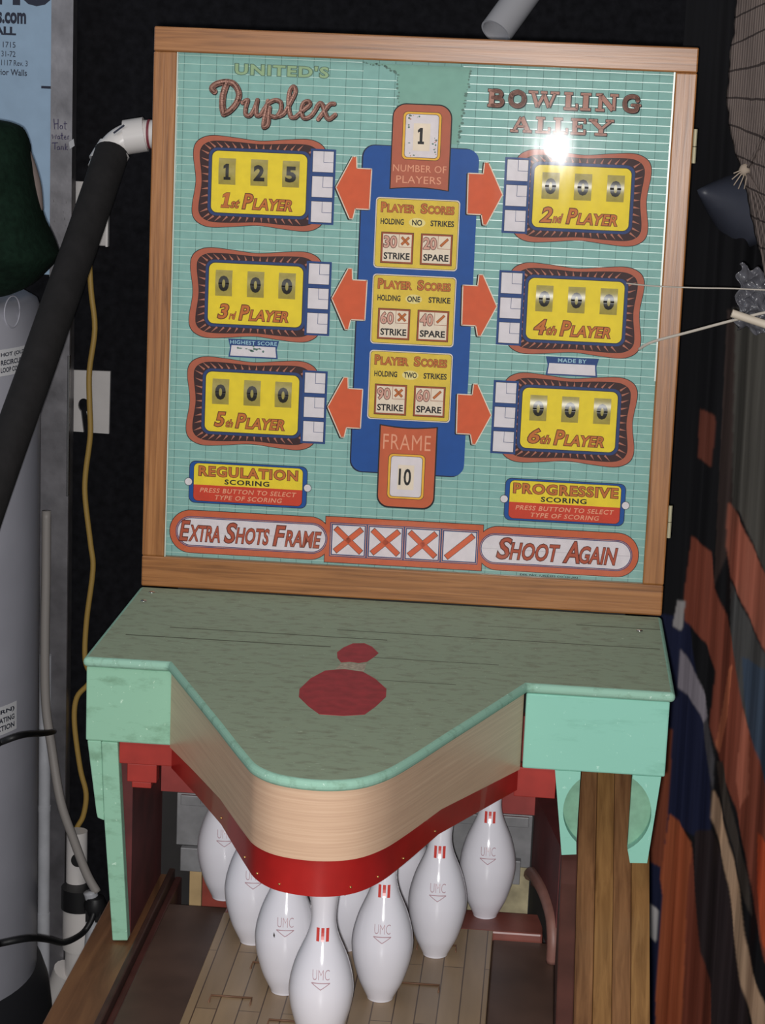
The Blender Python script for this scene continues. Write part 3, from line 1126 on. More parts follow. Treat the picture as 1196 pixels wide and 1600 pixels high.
def skirt(path, d_out, thick, ztop, zbot, mi=0):
    b_ = MB()
    o_ = inset_path(path, d_out)
    i_ = inset_path(path, d_out + thick)
    n = len(o_)
    vs = []
    for (p, q, raw) in zip(o_, i_, path):
        zt = ztop(raw[1])
        zb = zbot(raw[1])
        vs += [(p[0], p[1], zt), (p[0], p[1], zb), (q[0], q[1], zb), (q[0], q[1], zt)]
    fs = []
    for k in range(n - 1):
        A, B = 4 * k, 4 * (k + 1)
        for j in range(4):
            fs.append((A + j, A + (j + 1) % 4, B + (j + 1) % 4, B + j))
    fs += [(0, 3, 2, 1), tuple(4 * (n - 1) + j for j in range(4))]
    b_.add(vs, fs, mi)
    return b_


fascia = skirt(HOOD_S, 0.005, 0.009, lambda y: -0.0124, lambda y: lerp_tab(FAS_BOT, y)).build('hood_fascia', M_veneer, game, smooth=True, auto=40)
band = skirt(HOOD_S, 0.0075, 0.006, lambda y: lerp_tab(FAS_BOT, y) + 0.006, lambda y: lerp_tab(BAND_BOT, y)).build('hood_valance', M_red, game, smooth=True, auto=40)
for fr in (0.05, 0.16, 0.28, 0.40, 0.62, 0.74, 0.86, 0.95):
    s = inset_path(HOOD_S, 0.0072)
    i = int(fr * (len(s) - 1))
    p = s[i]
    z = lerp_tab(BAND_BOT, p[1]) + 0.008
    MB().lathe([(0, -0.0012), (0.0013, -0.0008), (0.0016, 0), (0.0013, 0.0008), (0, 0.0012)], 8, center=(p[0], p[1], z)).build('tack', M_brass, band, smooth=True)

# ---------------------------------------------- corner boxes, brackets and legs under the shelf
MB().box(0.003, 0.1135, -0.376, -0.14, -0.110, -0.0125).build('corner_box', M_green, game, bevel=0.002)
MB().box(0.557, 0.7345, -0.376, -0.14, -0.110, -0.0125).build('corner_box', M_greenR, game, bevel=0.002)
leg = MB().prism([(0.0235, -0.110), (0.0445, -0.110), (0.0615, -0.3765), (0.0415, -0.378), (0.0285, -0.214)], -0.378, -0.36, 'y').build('front_leg', M_green, game, bevel=0.0015)
MB().prism([(0.005, -0.110), (0.023, -0.110), (0.0282, -0.216), (0.0195, -0.213), (0.0178, -0.206)], -0.376, -0.352, 'y').build('leg_strip', M_green, leg, bevel=0.0015)

CC, CR = (0.666, -0.161), 0.055


def arc(xe, sgn, n=14):
    dz = math.sqrt(CR ** 2 - (xe - CC[0]) ** 2)
    a0 = math.atan2(dz, xe - CC[0])
    if sgn < 0:                               # left half: from the top edge point round the left side to the bottom
        return [(CC[0] + CR * math.cos(a0 + (2 * PI - 2 * a0) * i / n), CC[1] + CR * math.sin(a0 + (2 * PI - 2 * a0) * i / n)) for i in range(n + 1)]
    return [(CC[0] + CR * math.cos(a0 - 2 * a0 * i / n), CC[1] + CR * math.sin(a0 - 2 * a0 * i / n)) for i in range(n + 1)]


br = MB().prism([(0.598, -0.110), (0.630, -0.110)] + arc(0.630, -1) + [(0.631, -0.219), (0.6125, -0.221)], -0.376, -0.36, 'y')
o = br.build('bracket', M_greenR, game)
MB().box(0.6105, 0.6305, -0.3595, -0.345, -0.210, -0.110).build('bracket_backing', M_greenD, o)
br = MB().prism([(0.730, -0.110), (0.6945, -0.110)] + arc(0.6945, 1) + [(0.6985, -0.2255), (0.720, -0.2245)], -0.376, -0.36, 'y')
o = br.build('bracket', M_greenR, game)
MB().box(0.6950, 0.7215, -0.3595, -0.345, -0.212, -0.110).build('bracket_backing', M_greenD, o)

# ---------------------------------------------- ball ramp on the right
M_ramp = wood('ramp_boards', col(94, 62, 40), col(120, 84, 55), col(142, 102, 68), (120, 8, 10), 0.4, coat=0.1)
M_ramp2 = wood('ramp_board_ochre', col(104, 72, 40), col(130, 94, 56), col(150, 112, 68), (120, 8, 10), 0.4, coat=0.1)
ramp = None
for k, (x0, x1, dz, m) in enumerate(((0.634, 0.6578, 0.0, M_ramp), (0.6582, 0.6808, 0.003, M_ramp2), (0.6812, 0.7038, 0.001, M_ramp), (0.7042, 0.727, 0.003, M_ramp2))):
    def rz(y):
        return -0.192 + 0.55 * (y + 0.2) + dz
    vs = []
    for (y, z) in ((0.02, rz(0.02)), (-0.60, rz(-0.60)), (-0.66, rz(-0.60) - 0.014), (-1.2, rz(-0.60) - 0.016)):
        for x in (x0, x1):
            vs += [(x, y, z), (x, y, z - 0.03)]
    fs = []
    for j in range(3):
        A, B = 4 * j, 4 * j + 4
        fs += [(A, A + 2, B + 2, B), (A + 1, B + 1, B + 3, A + 3), (A, B, B + 1, A + 1), (A + 2, A + 3, B + 3, B + 2)]
    fs += [(0, 1, 3, 2), (12, 14, 15, 13)]
    if ramp is None:
        ramp = MB().box(0.634, 0.727, -0.3, 0.02, -0.43, -0.42).build('ball_ramp', M_ramp, game)
    MB().add(vs, fs).build('ramp_board', m, ramp, bevel=0.001)

# ---------------------------------------------- lane, gutters, rails and inside walls
LX0, LX1 = 0.1725, 0.5305
LY0, LY1 = -1.35, -0.285


def lane_mat():
    m = bpy.data.materials.new('maple_lane')
    m.use_nodes = True
    nt = m.node_tree
    b_ = nt.nodes['Principled BSDF']
    tc = nt.nodes.new('ShaderNodeTexCoord')
    mp = nt.nodes.new('ShaderNodeMapping')
    mp.inputs['Location'].default_value = (0.1, 0.0, 0)
    mp.inputs['Rotation'].default_value = (0, 0, PI / 2)
    nt.links.new(tc.outputs['Object'], mp.inputs['Vector'])
    br_ = nt.nodes.new('ShaderNodeTexBrick')
    br_.inputs['Scale'].default_value = 1.0
    br_.inputs['Brick Width'].default_value = 0.34
    br_.inputs['Row Height'].default_value = 0.0262
    br_.inputs['Mortar Size'].default_value = 0.0008
    br_.inputs['Color1'].default_value = col(134, 112, 86, 0.6)
    br_.inputs['Color2'].default_value = col(120, 100, 78, 0.6)
    br_.inputs['Mortar'].default_value = col(70, 54, 42, 0.6)
    nt.links.new(mp.outputs['Vector'], br_.inputs['Vector'])
    n = nt.nodes.new('ShaderNodeTexNoise')
    mp2 = nt.nodes.new('ShaderNodeMapping')
    mp2.inputs['Scale'].default_value = (70, 8, 1)
    nt.links.new(tc.outputs['Object'], mp2.inputs['Vector'])
    nt.links.new(mp2.outputs['Vector'], n.inputs['Vector'])
    n.inputs['Scale'].default_value = 1.0
    n.inputs['Detail'].default_value = 5
    mx = nt.nodes.new('ShaderNodeMix')
    mx.data_type = 'RGBA'
    mx.blend_type = 'MULTIPLY'
    mx.inputs['Factor'].default_value = 0.35
    nt.links.new(br_.outputs['Color'], mx.inputs['A'])
    nt.links.new(n.outputs['Fac'], mx.inputs['B'])
    nt.links.new(mx.outputs['Result'], b_.inputs['Base Color'])
    b_.inputs['Roughness'].default_value = 0.35
    return m


lane = MB().box(LX0, LX1, LY0, LY1, LANE_Z - 0.03, LANE_Z).build('lane_bed', lane_mat(), game, bevel=0.001)
# rollover slots: thin bent wires let into the lane
M_wire = mat('rollover_wire', col(92, 66, 50, 0.6), 0.5)
for (x, y) in ((0.222, -0.545), (0.300, -0.60), (0.258, -0.44), (0.447, -0.61), (0.445, -0.47), (0.385, -0.66), (0.50, -0.66), (0.46, -0.345)):
    b = MB()
    w, d = 0.025, 0.018
    b.tube([(x - w, y - d, LANE_Z - .0012), (x - w, y - d, LANE_Z + .001), (x - w, y, LANE_Z + .0012), (x + w, y, LANE_Z + .0012), (x + w, y - d, LANE_Z + .001), (x + w, y - d, LANE_Z - .0012)], 0.0013, 6)
    b.build('rollover_wire', M_wire, lane, smooth=True)
M_gutter = mat('dark_brown_gutter', col(72, 54, 46, 0.85), 0.45, var=0.25, vscale=14)
M_rail = wood('brown_side_rail', col(84, 56, 36, 0.85), col(106, 72, 48, 0.85), col(124, 88, 58, 0.85), (60, 5, 60), 0.45)
MB().box(0.090, LX0, LY0, -0.24, LANE_Z - 0.045, LANE_Z - 0.012).build('gutter', M_gutter, game, bevel=0.002)
MB().box(LX1, 0.612, LY0, -0.285, LANE_Z - 0.045, LANE_Z - 0.012).build('gutter', M_gutter, game, bevel=0.002)
sr = MB().box(0.008, 0.071, LY0, -0.1, LANE_Z - 0.12, LANE_Z - 0.0135).build('side_rail', M_rail, game, bevel=0.002)
M_rdark = mat('dark_rail_strip', col(64, 42, 36, 0.9), 0.5, var=0.2)
MB().box(0.0715, 0.0800, LY0, -0.1, LANE_Z - 0.12, LANE_Z - 0.004).build('rail_bead', M_rdark, sr, bevel=0.002)
MB().box(0.0802, 0.0898, LY0, -0.1, LANE_Z - 0.12, LANE_Z - 0.016).build('rail_bead', mat('maroon_strip', col(72, 38, 34, 0.9), 0.5, var=0.2), sr, bevel=0.002)
# right divider between gutter and ramp, dark red
b = MB().prism([(-0.10, -0.11), (-0.345, -0.215), (-0.40, -0.25), (-0.62, -0.352), (-1.35, -0.356), (-1.35, -0.46), (-0.10, -0.46)], 0.6125, 0.633, 'x')
b.build('ramp_divider', mat('brown_red_divider', col(78, 44, 38, 0.9), 0.55, var=0.25, vscale=20), game, bevel=0.002)
# inner side walls
MB().box(0.040, 0.060, -0.352, -0.05, LANE_Z - 0.02, -0.1105).build('inner_wall', M_maroon, game)
MB().prism([(0.577, -0.150), (0.611, -0.345), (0.6122, -0.345), (0.6122, -0.150)], LANE_Z - 0.012, -0.222, 'z').build('inner_wall', M_maroon, game)
# red boards under the corner boxes
b = MB().box(0.0455, 0.125, -0.372, -0.352, -0.139, -0.1105)
b.box(0.056, 0.094, -0.371, -0.353, -0.163, -0.139)
b.box(0.062, 0.087, -0.370, -0.354, -0.171, -0.163)
b.build('red_apron', M_redboard, game, bevel=0.001)
MB().box(0.548, 0.600, -0.372, -0.352, -0.149, -0.1105).build('red_apron', M_redboard, game, bevel=0.001)
# back of the pin pit
pit = MB().box(0.061, 0.5955, -0.150, -0.135, -0.252, -0.112).build('pit_back_board', mat('dull_red_board', col(140, 54, 50), 0.6, var=0.2, vscale=25), game)
M_tin = mat('grey_tin', col(120, 120, 122), 0.5, metal=0.25, var=0.25, vscale=30)
b = MB()
b.box(0.084, 0.575, -0.152, -0.140, -0.328, -0.2525)
b.box(0.090, 0.570, -0.158, -0.152, -0.268, -0.2535)
b.box(0.092, 0.145, -0.163, -0.152, -0.362, -0.328)
b.box(0.505, 0.562, -0.166, -0.152, -0.348, -0.314)
b.build('tin_plate', M_tin, pit, bevel=0.001)
for x in (0.118, 0.545):
    MB().lathe([(0.0, 0), (0.0035, 0), (0.003, .001), (0, .0015)], 12).build('bolt', M_screw, pit, xf=lambda v, x=x: Vector((x, -0.1585 - v.z, -0.261 + v.y)))
MB().box(0.105, 0.122, -0.160, -0.142, -0.43, -0.362).build('pit_post', mat('tan_wood', col(166, 140, 100), 0.7, var=0.15), pit, bevel=0.001)
MB().box(0.122, 0.20, -0.150, -0.140, -0.44, -0.366).build('pit_block', mat('brick_red', col(130, 52, 40), 0.7, var=0.2), pit)
MB().box(0.40, 0.575, -0.152, -0.138, -0.415, -0.328).build('pit_kick_board', mat('stained_tan_board', col(150, 140, 112), 0.8, var=0.35, vscale=35), pit)
# lane end trim and pit floor
MB().box(LX0, 0.596, -0.284, -0.215, LANE_Z - 0.035, LANE_Z - 0.001).build('lane_tail', mat('red_brown_tail', col(104, 58, 50, 0.7), 0.4, var=0.25, vscale=20), game, bevel=0.003)
MB().box(0.061, 0.611, -0.214, -0.03, -0.47, -0.45).build('pit_floor', M_boxdark, game)
# curved moulding round the ball opening in the right wall
ARCH = [(0.0, -0.338), (0.12, -0.327), (0.51, -0.318), (0.77, -0.320), (0.93, -0.329), (1.01, -0.352), (1.01, -0.378)]
OPEN = [(0.01, -0.352), (0.27, -0.338), (0.60, -0.333), (0.78, -0.338), (0.93, -0.36), (0.70, -0.374), (0.48, -0.381), (0.01, -0.40)]


def onw(t, z, lift):
    return Vector((0.577 + 0.034 * t - 0.985 * lift, -0.150 - 0.195 * t - 0.172 * lift, z))


b = MB()
path = [onw(t, z, 0.002) for t, z in catmull(ARCH, 4)]
b.tube(path, 0.0085, 10)
arch = b.build('arch_moulding', mat('arch_brown', col(112, 78, 70, 0.7), 0.5, var=0.2), game, smooth=True)
P = [onw(t, z, 0.0008) for t, z in OPEN]
MB().add(P, [tuple(range(len(P)))]).build('ball_opening', mat('black_opening', col(14, 12, 12), 0.9), arch)  # flat black face on the wall, painted for the dark inside the opening

# cabinet body below, reaching the floor
b = MB().box(0.012, 0.728, LY0 + 0.01, 0.02, -0.99, LANE_Z - 0.121)
b.build('lower_cabinet', mat('brown_cabinet_paint', col(70, 48, 38), 0.6, var=0.15), game, bevel=0.004)
b = MB().box(0.02, 0.72, -0.133, 0.02, LANE_Z - 0.121, -0.013)
b.build('rear_housing', M_boxdark, game)
for (x, y) in ((0.06, -1.26), (0.68, -1.26), (0.06, -0.06), (0.68, -0.06)):
    MB().box(x - 0.03, x + 0.03, y - 0.03, y + 0.03, FLOOR_Z, -0.99).build('foot', M_boxdark, game)
b = MB().box(0.05, 0.69, 0.02, 0.25, -0.99, 0.0)
b.build('rear_cabinet', M_boxdark, game)

# ------------------------------------------------------------------ bowling pins
SC = 0.0157
PROF = [(0.98, 0.0), (1.02, 0.05), (1.06, 0.2), (1.414, 0.9), (1.7, 1.5), (1.955, 2.25), (2.25, 3.375), (2.383, 4.5), (2.33, 5.3), (2.23, 5.875), (2.04, 6.6), (1.82, 7.25),
        (1.5, 8.0), (1.235, 8.625), (1.02, 9.3), (0.92, 10.0), (0.94, 10.8), (1.05, 11.75), (1.18, 12.63), (1.27, 13.4), (1.25, 13.9), (1.1, 14.45), (0.75, 14.85), (0.3, 15.0), (0.02, 15.02)]
PROF_S = catmull(PROF, 3)


def prof_r(z):
    for (r0, z0), (r1, z1) in zip(PROF_S[:-1], PROF_S[1:]):
        if z0 <= z <= z1 and z1 > z0:
            return r0 + (r1 - r0) * (z - z0) / (z1 - z0)
    return 1.0


M_pin = mat('white_pin_plastic', (0.78, 0.765, 0.83, 1), 0.12, spec=0.5)
M_stripe = mat('pin_stripe_red', col(190, 66, 60), 0.25)
M_logo = mat('pin_logo_ink', col(164, 132, 140), 0.3)
M_core = mat('pin_stripe_pale', col(226, 200, 196), 0.25)


def on_pin(x, z, lift):            # x arc length from the front, z height (inches of the profile)
    r = prof_r(z) * SC + lift
    a_ = x / r
    return Vector((r * math.sin(a_), -r * math.cos(a_), z * SC))


def make_pin():
    root = thing('bowling_pin', (0, 0, 0), '', 'bowling pin', 'white pins set up under the hood')
    body = MB().lathe([(r * SC, z * SC) for r, z in PROF_S], 48).build('pin_body', M_pin, root, smooth=True)
    b_ = MB()
    for k in (-1, 0, 1):
        for (w, mi, lf) in ((0.0036, 0, 0.0003),):
            n = 8
            z0, z1 = 8.7, 9.65
            vs = []
            for i in range(n + 1):
                z = z0 + (z1 - z0) * i / n
                vs += [on_pin(k * 0.0056 - w / 2, z, lf), on_pin(k * 0.0056 + w / 2, z, lf)]
            b_.add(vs, [(2 * i, 2 * i + 1, 2 * i + 3, 2 * i + 2) for i in range(n)], mi)
    b_.build('neck_stripes', [M_stripe, M_core], root)
    b_ = MB()
    tv, tf = fit_text('UMC', (-0.0098, -6.85, 0.0098, -6.13), -0.014)
    tv, tf = slice_geo(tv, tf, 10, 3)
    b_.add([on_pin(p[0], -p[1], 0.00025) for p in tv], tf, 0)
    tri = [(-0.0108, 5.92), (0.0108, 5.92), (0.0, 5.45)]
    for i in range(3):
        p, q = tri[i], tri[(i + 1) % 3]
        n = 8
        vs = []
        for j in range(n + 1):
            t = j / n
            x = p[0] + (q[0] - p[0]) * t
            z = p[1] + (q[1] - p[1]) * t
            vs += [on_pin(x, z - 0.035, 0.00025), on_pin(x, z + 0.035, 0.00025)]
        fs = [(2 * j, 2 * j + 1, 2 * j + 3, 2 * j + 2) for j in range(n)]
        b_.add(vs, [tuple(reversed(f)) for f in fs] if i == 0 and False else fs, 0)
    b_.build('pin_logo', M_logo, root)
    return root


PINS = [(0.341, -0.671, 'front white pin alone at the head of the pins, striped neck under the red band'),
        (0.282, -0.529, 'white pin just behind and left of the front pin, with a small dark chip'),
        (0.400, -0.529, 'white pin just behind and right of the front pin'),
        (0.223, -0.387, 'white pin in the third row, leftmost, left of the pin with the dark chip'),
        (0.341, -0.387, 'white pin in the third row, mostly hidden behind the front pin, base showing'),
        (0.459, -0.387, 'white pin in the third row, rightmost, glossy with a full oval belly'),
        (0.164, -0.245, 'leftmost white pin of the back row, half hidden by the red band'),
        (0.282, -0.245, 'white back row pin hidden behind the front pins, second from the left'),
        (0.400, -0.245, 'white back row pin peeping between two nearer pins, third from the left'),
        (0.518, -0.245, 'rightmost white pin of the back row, standing alone in front of the tin plate')]
proto = make_pin()
for i, (x, y, lab) in enumerate(PINS):
    if i == 0:
        p = proto
    else:
        p = proto.copy()
        COL.objects.link(p)
        for ch in proto.children:
            c = ch.copy()
            COL.objects.link(c)
            c.parent = p
    y += 0.014
    p.location = (x, y, LANE_Z if y < -0.3 else LANE_Z - 0.001)
    p.rotation_euler = (0, 0, math.atan2(CAM.x - x, y - CAM.y) * 0.8)
    p['label'] = lab
    if i == 1:
        c = MB()
        c.add([on_pin(q[0], q[1], 0.0003) for q in ((-0.0145, 5.45), (-0.0128, 5.28), (-0.0122, 5.5), (-0.0138, 5.72))], [(0, 1, 2, 3)])
        o = c.build('chip', M_dark)
        o.parent = p

# ------------------------------------------------------------------ left side: insulation board, stud, heater, pipes
M_sheet = mat('pale_blue_foam', (0.34, 0.47, 0.62, 1), 0.8, var=0.06, vscale=25)
M_print = mat('dark_blue_print', col(42, 46, 62), 0.8)
board = thing('insulation_board', (-0.5, 0.93, FLOOR_Z), 'pale blue foam insulation board with dark printing behind the heater', 'insulation board')
MB().box(-0.80, -0.341, 0.905, 0.945, 0.34, 1.4).build('foam_sheet', M_sheet, board)
b = MB()
for s, (x0, z0, x1, z1), bd in (('HHO', (-0.50, 0.814, -0.347, 0.86), 0.05), ('s.com', (-0.446, 0.782, -0.394, 0.802), 0.04), ('WALL', (-0.476, 0.762, -0.412, 0.777), 0.045),
                               ('L 1715', (-0.4475, 0.7405, -0.413, 0.7505), 0.0), ('31-72', (-0.4385, 0.7245, -0.413, 0.7345), 0.0),
                               ('1117 Rev. 3', (-0.4385, 0.709, -0.3910, 0.7190), 0.0), ('Exterior Walls', (-0.468, 0.692, -0.392, 0.703), 0.01)):
    tv, tf = fit_text(s, (x0, -z1, x1, -z0), bd)
    b.add([(p[0], 0.9045, -p[1]) for p in tv], tf)
b.build('printing', M_print, board)
MB().box(-0.366, -0.341, 0.9045, 0.905, 0.6715, 0.676).build('printed_dash', M_print, board)

stud = thing('metal_stud', (-0.32, 0.89, FLOOR_Z), 'galvanised metal wall stud with handwriting, left of the black wall', 'stud')
b = MB()
b.box(-0.3405, -0.3015, 0.870, 0.8715, FLOOR_Z, 1.4)
b.box(-0.3405, -0.3390, 0.8715, 0.904, FLOOR_Z, 1.4)
b.box(-0.3030, -0.3015, 0.8715, 0.904, FLOOR_Z, 1.4)
b.build('channel', M_steel, stud)
MB().box(-0.356, -0.3015, 0.865, 0.8695, FLOOR_Z, 0.26).build('lower_plate', M_steel, stud, bevel=0.001)
MB().box(-0.3045, -0.3005, 0.862, 0.872, -0.06, 0.20).build('bright_lip', M_screw, stud, bevel=0.001)
for (x, z) in ((-0.3105, 0.576), (-0.334, 0.476), (-0.311, 0.474), (-0.316, 0.457), (-0.314, 0.445), (-0.311, 0.433), (-0.332, 0.440), (-0.312, 0.14), (-0.312, 0.10)):
    MB().lathe([(0.0, 0), (0.0028, 0), (0.002, .0012), (0, .0018)], 10).build('screw', M_screw, stud, xf=lambda v, x=x, z=z: Vector((x, 0.8698 - v.z, z + v.y)))
b = MB()
b.add([(-0.3055, 0.862, 0.581), (-0.2975, 0.864, 0.587), (-0.2955, 0.864, 0.575), (-0.3035, 0.862, 0.569), (-0.3055, 0.8645, 0.581), (-0.2975, 0.8665, 0.587), (-0.2955, 0.8665, 0.575), (-0.3035, 0.8645, 0.569)],
      [(0, 3, 2, 1), (4, 5, 6, 7), (0, 1, 5, 4), (1, 2, 6, 5), (2, 3, 7, 6), (3, 0, 4, 7)])
b.build('bent_tab', mat('dull_zinc', (0.4, 0.4, 0.42, 1), 0.6, metal=0.2), stud)
# marker handwriting
HW = [[(0, 10), (1, 0)], [(5, 10), (5, 0)], [(0.5, 5), (5, 5.5)], [(8, 4), (7, 2), (8, 0.5), (10, 1), (10, 3.5), (8, 4)], [(13, 8), (13, 1), (14.5, 0.5)], [(11.5, 5.5), (15.5, 6)],
      [(-2, -5), (-1, -9), (0.5, -6), (2, -9), (3, -5)], [(6, -6), (4.5, -7), (5, -9), (7, -8.5), (6.5, -6), (7.5, -9)], [(9.5, -3), (9.5, -9), (11, -9)], [(8, -5.5), (11, -5.5)],
      [(12, -7.5), (14.5, -7), (13.5, -5.5), (12, -7.5), (13, -9), (15, -8.5)], [(16.5, -9), (16.5, -6), (18, -5.5)],
      [(-2, -13), (5, -12.5)], [(1.5, -12.5), (1.5, -19)], [(6, -16), (4, -17), (4.5, -19), (7, -18.5), (6.5, -16), (7.5, -19)], [(9, -19), (9, -15.5), (11, -16), (11.5, -19)],
      [(13.5, -13), (13.5, -19)], [(16, -15.5), (13.5, -17.5), (16.5, -19)]]
b = MB()
for s in HW:
    b.tube([(-0.3345 + p[0] * 0.00155, 0.8694, 0.602 + p[1] * 0.00185) for p in s], 0.00075, 5)
b.build('handwriting', mat('purple_marker', col(52, 44, 84), 0.6), stud)

# water heater
TX, TY, TR_ = -0.582, 0.615, 0.28
heater = thing('water_heater', (TX, TY, FLOOR_Z), 'tall grey water heater tank at the left edge with white stickers', 'water heater')
M_tank = mat('grey_tank_enamel', (0.50, 0.50, 0.57, 1), 0.38, var=0.05, vscale=10)
MB().lathe([(TR_ - 0.004, 0.06), (TR_, 0.07), (TR_, 1.385), (TR_ - 0.006, 1.402), (TR_ - 0.025, 1.412), (0.10, 1.414), (0.0, 1.414)], 96, center=(TX, TY, FLOOR_Z)).build('tank', M_tank, heater, smooth=True, auto=50)
MB().lathe([(TR_ + 0.026, 0.0), (TR_ + 0.028, 0.10), (TR_ + 0.022, 0.15), (TR_ + 0.010, 0.185), (TR_ - 0.01, 0.20)], 64, center=(TX, TY, FLOOR_Z)).build('base_ring', mat('black_base', col(34, 34, 38), 0.6), heater, smooth=True, auto=50)


def on_tank(s, z, lift):              # s: arc position in metres measured from the point nearest the camera direction
    a0 = math.atan2(CAM.y - TY, CAM.x - TX)
    a_ = a0 + s / TR_
    return Vector((TX + (TR_ + lift) * math.cos(a_), TY + (TR_ + lift) * math.sin(a_), z))


M_sticker = mat('white_sticker', (0.85, 0.85, 0.88, 1), 0.5)
for lines, s0, s1, z1, z0 in ((('HOT (OUTLET)', 'RECIRCULATING', 'LOOP CONNECTION'), 0.215, 0.330, 0.258, 0.214), (('(RETURN)', 'RECIRCULATING', 'CONNECTION'), 0.150, 0.272, -0.352, -0.402)):
    b = MB()
    n = 12
    vs = []
    for i in range(n + 1):
        s = s0 + (s1 - s0) * i / n
        vs += [on_tank(s, z0, 0.0006), on_tank(s, z1, 0.0006)]
    b.add(vs, [(2 * i, 2 * i + 2, 2 * i + 3, 2 * i + 1) for i in range(n)], 0)
    hh = (z1 - z0)
    for k, t in enumerate(lines):
        zt = z1 - hh * (0.12 + 0.28 * k)
        tv, tf = fit_text(t, (s0 + 0.008, -zt, s1 - 0.008, -(zt - hh * 0.19)), 0.03)
        tv, tf = slice_geo(tv, tf, 12, 0)
        b.add([on_tank(p[0], -p[1], 0.0012) for p in tv], tf, 1)
    b.build('sticker', [M_sticker, M_print], heater)
b = MB()
vs = []
for i in range(9):
    s = 0.02 + 0.16 * i / 8
    vs += [on_tank(s, -0.250, 0.0006), on_tank(s, -0.168, 0.0006)]
b.add(vs, [(2 * i, 2 * i + 2, 2 * i + 3, 2 * i + 1) for i in range(8)], 0)
b.build('sticker', M_sticker, heater)
b = MB()
b.tube([on_tank(0.255 + 0.022 * math.cos(t), 0.318 + 0.026 * math.sin(t), 0.0) for t in [2 * PI * i / 24 for i in range(25)]], 0.0013, 6)
b.build('embossed_ring', M_tank, heater, smooth=True)

# green bag slumped over the heater
M_bag = mat('dark_green_canvas', col(17, 34, 25, 0.8), 0.9, var=0.3, vscale=90, bump=0.4, bscale=160, spec=0.15)
OUT = [(-0.60, 0.35), (-0.60, 0.60), (-0.50, 0.632), (-0.36, 0.628), (-0.315, 0.622), (-0.298, 0.606), (-0.288, 0.560), (-0.278, 0.515), (-0.266, 0.470), (-0.246, 0.425), (-0.242, 0.412), (-0.262, 0.388), (-0.30, 0.356), (-0.36, 0.342), (-0.48, 0.342)]
OS = catmull(OUT, 4, True)
cx_, cz_ = -0.42, 0.46
b = MB()
lay = ((0.30, 0.0), (0.70, 0.15), (0.90, 0.4), (1.0, 0.7), (1.0, 1.2), (0.92, 1.6), (0.7, 1.85))
n = len(OS)
vs = []
for s_, d in lay:
    for p in OS:
        wob = 0.006 * math.sin(p[0] * 60 + d * 4) + 0.005 * math.sin(p[1] * 75)
        vs.append((cx_ + (p[0] - cx_) * s_, 0.38 + d * 0.12 + wob, max(0.3365, cz_ + (p[1] - cz_) * s_)))
fs = [(i * n + j, i * n + (j + 1) % n, (i + 1) * n + (j + 1) % n, (i + 1) * n + j) for i in range(len(lay) - 1) for j in range(n)]
fs += [tuple(range(n - 1, -1, -1)), tuple((len(lay) - 1) * n + j for j in range(n))]
b.add(vs, fs)
bag = thing('canvas_bag', (-0.42, 0.45, 0.32), 'dark green canvas bag slumped over the top of the grey heater', 'bag')
b.build('bag_body', M_bag, bag, smooth=True, auto=70)
MB().tube(catmull([(-0.302, 0.53, 0.575), (-0.291, 0.525, 0.55), (-0.282, 0.52, 0.52), (-0.279, 0.52, 0.485)], 5), 0.010, 10, radii=None).build('pale_lining', mat('pale_lining_cloth', col(120, 108, 104), 0.9), bag, smooth=True)

# white elbow and the foam-sleeved pipe
pipe = thing('drain_pipe', (-0.18, 0.6, 0.6), 'black foam sleeved pipe sloping down from a white elbow', 'pipe')
EP = catmull([(-0.05, 0.62, 0.612), (-0.11, 0.62, 0.611), (-0.142, 0.62, 0.6075), (-0.168, 0.615, 0.593), (-0.181, 0.605, 0.572), (-0.191, 0.595, 0.548)], 6)
el = MB().tube(EP, 0.0235, 24)
el.build('elbow', M_pvc, pipe, smooth=True, auto=50)
MB().tube([(-0.122, 0.62, 0.6105), (-0.155, 0.618, 0.604)], 0.0285, 24).build('collar', M_pvc, pipe, smooth=True, auto=50)
MB().tube([(-0.172, 0.612, 0.585), (-0.187, 0.60, 0.557)], 0.0285, 24).build('collar', M_pvc, pipe, smooth=True, auto=50)
MB().tube([(-0.113, 0.6195, 0.6112), (-0.117, 0.6195, 0.611)], 0.0244, 24).build('glue_ring', mat('purple_primer', col(130, 60, 70), 0.5), pipe, smooth=True)
MB().box(-0.172, -0.150, 0.590, 0.592, 0.6165, 0.6195).build('printed_mark', M_print, pipe, xf=lambda v: Matrix.Translation((-0.161, 0.591, 0.618)) @ Matrix.Rotation(R(-38), 4, 'Y') @ Matrix.Translation((0.161, -0.591, -0.618)) @ v)
MB().tube(catmull([(-0.176, 0.606, 0.578), (-0.184, 0.552, 0.521), (-0.2, 0.48, 0.433), (-0.218, 0.4, 0.338), (-0.234, 0.32, 0.247), (-0.25, 0.24, 0.159), (-0.264, 0.16, 0.074), (-0.279, 0.09, -0.01), (-0.31, 0.03, -0.12), (-0.35, 0.01, -0.32), (-0.37, 0.0, -0.60), (-0.375, 0.0, FLOOR_Z)], 5), 0.0285, 20).build('foam_sleeve', M_foam, pipe, smooth=True, auto=50)

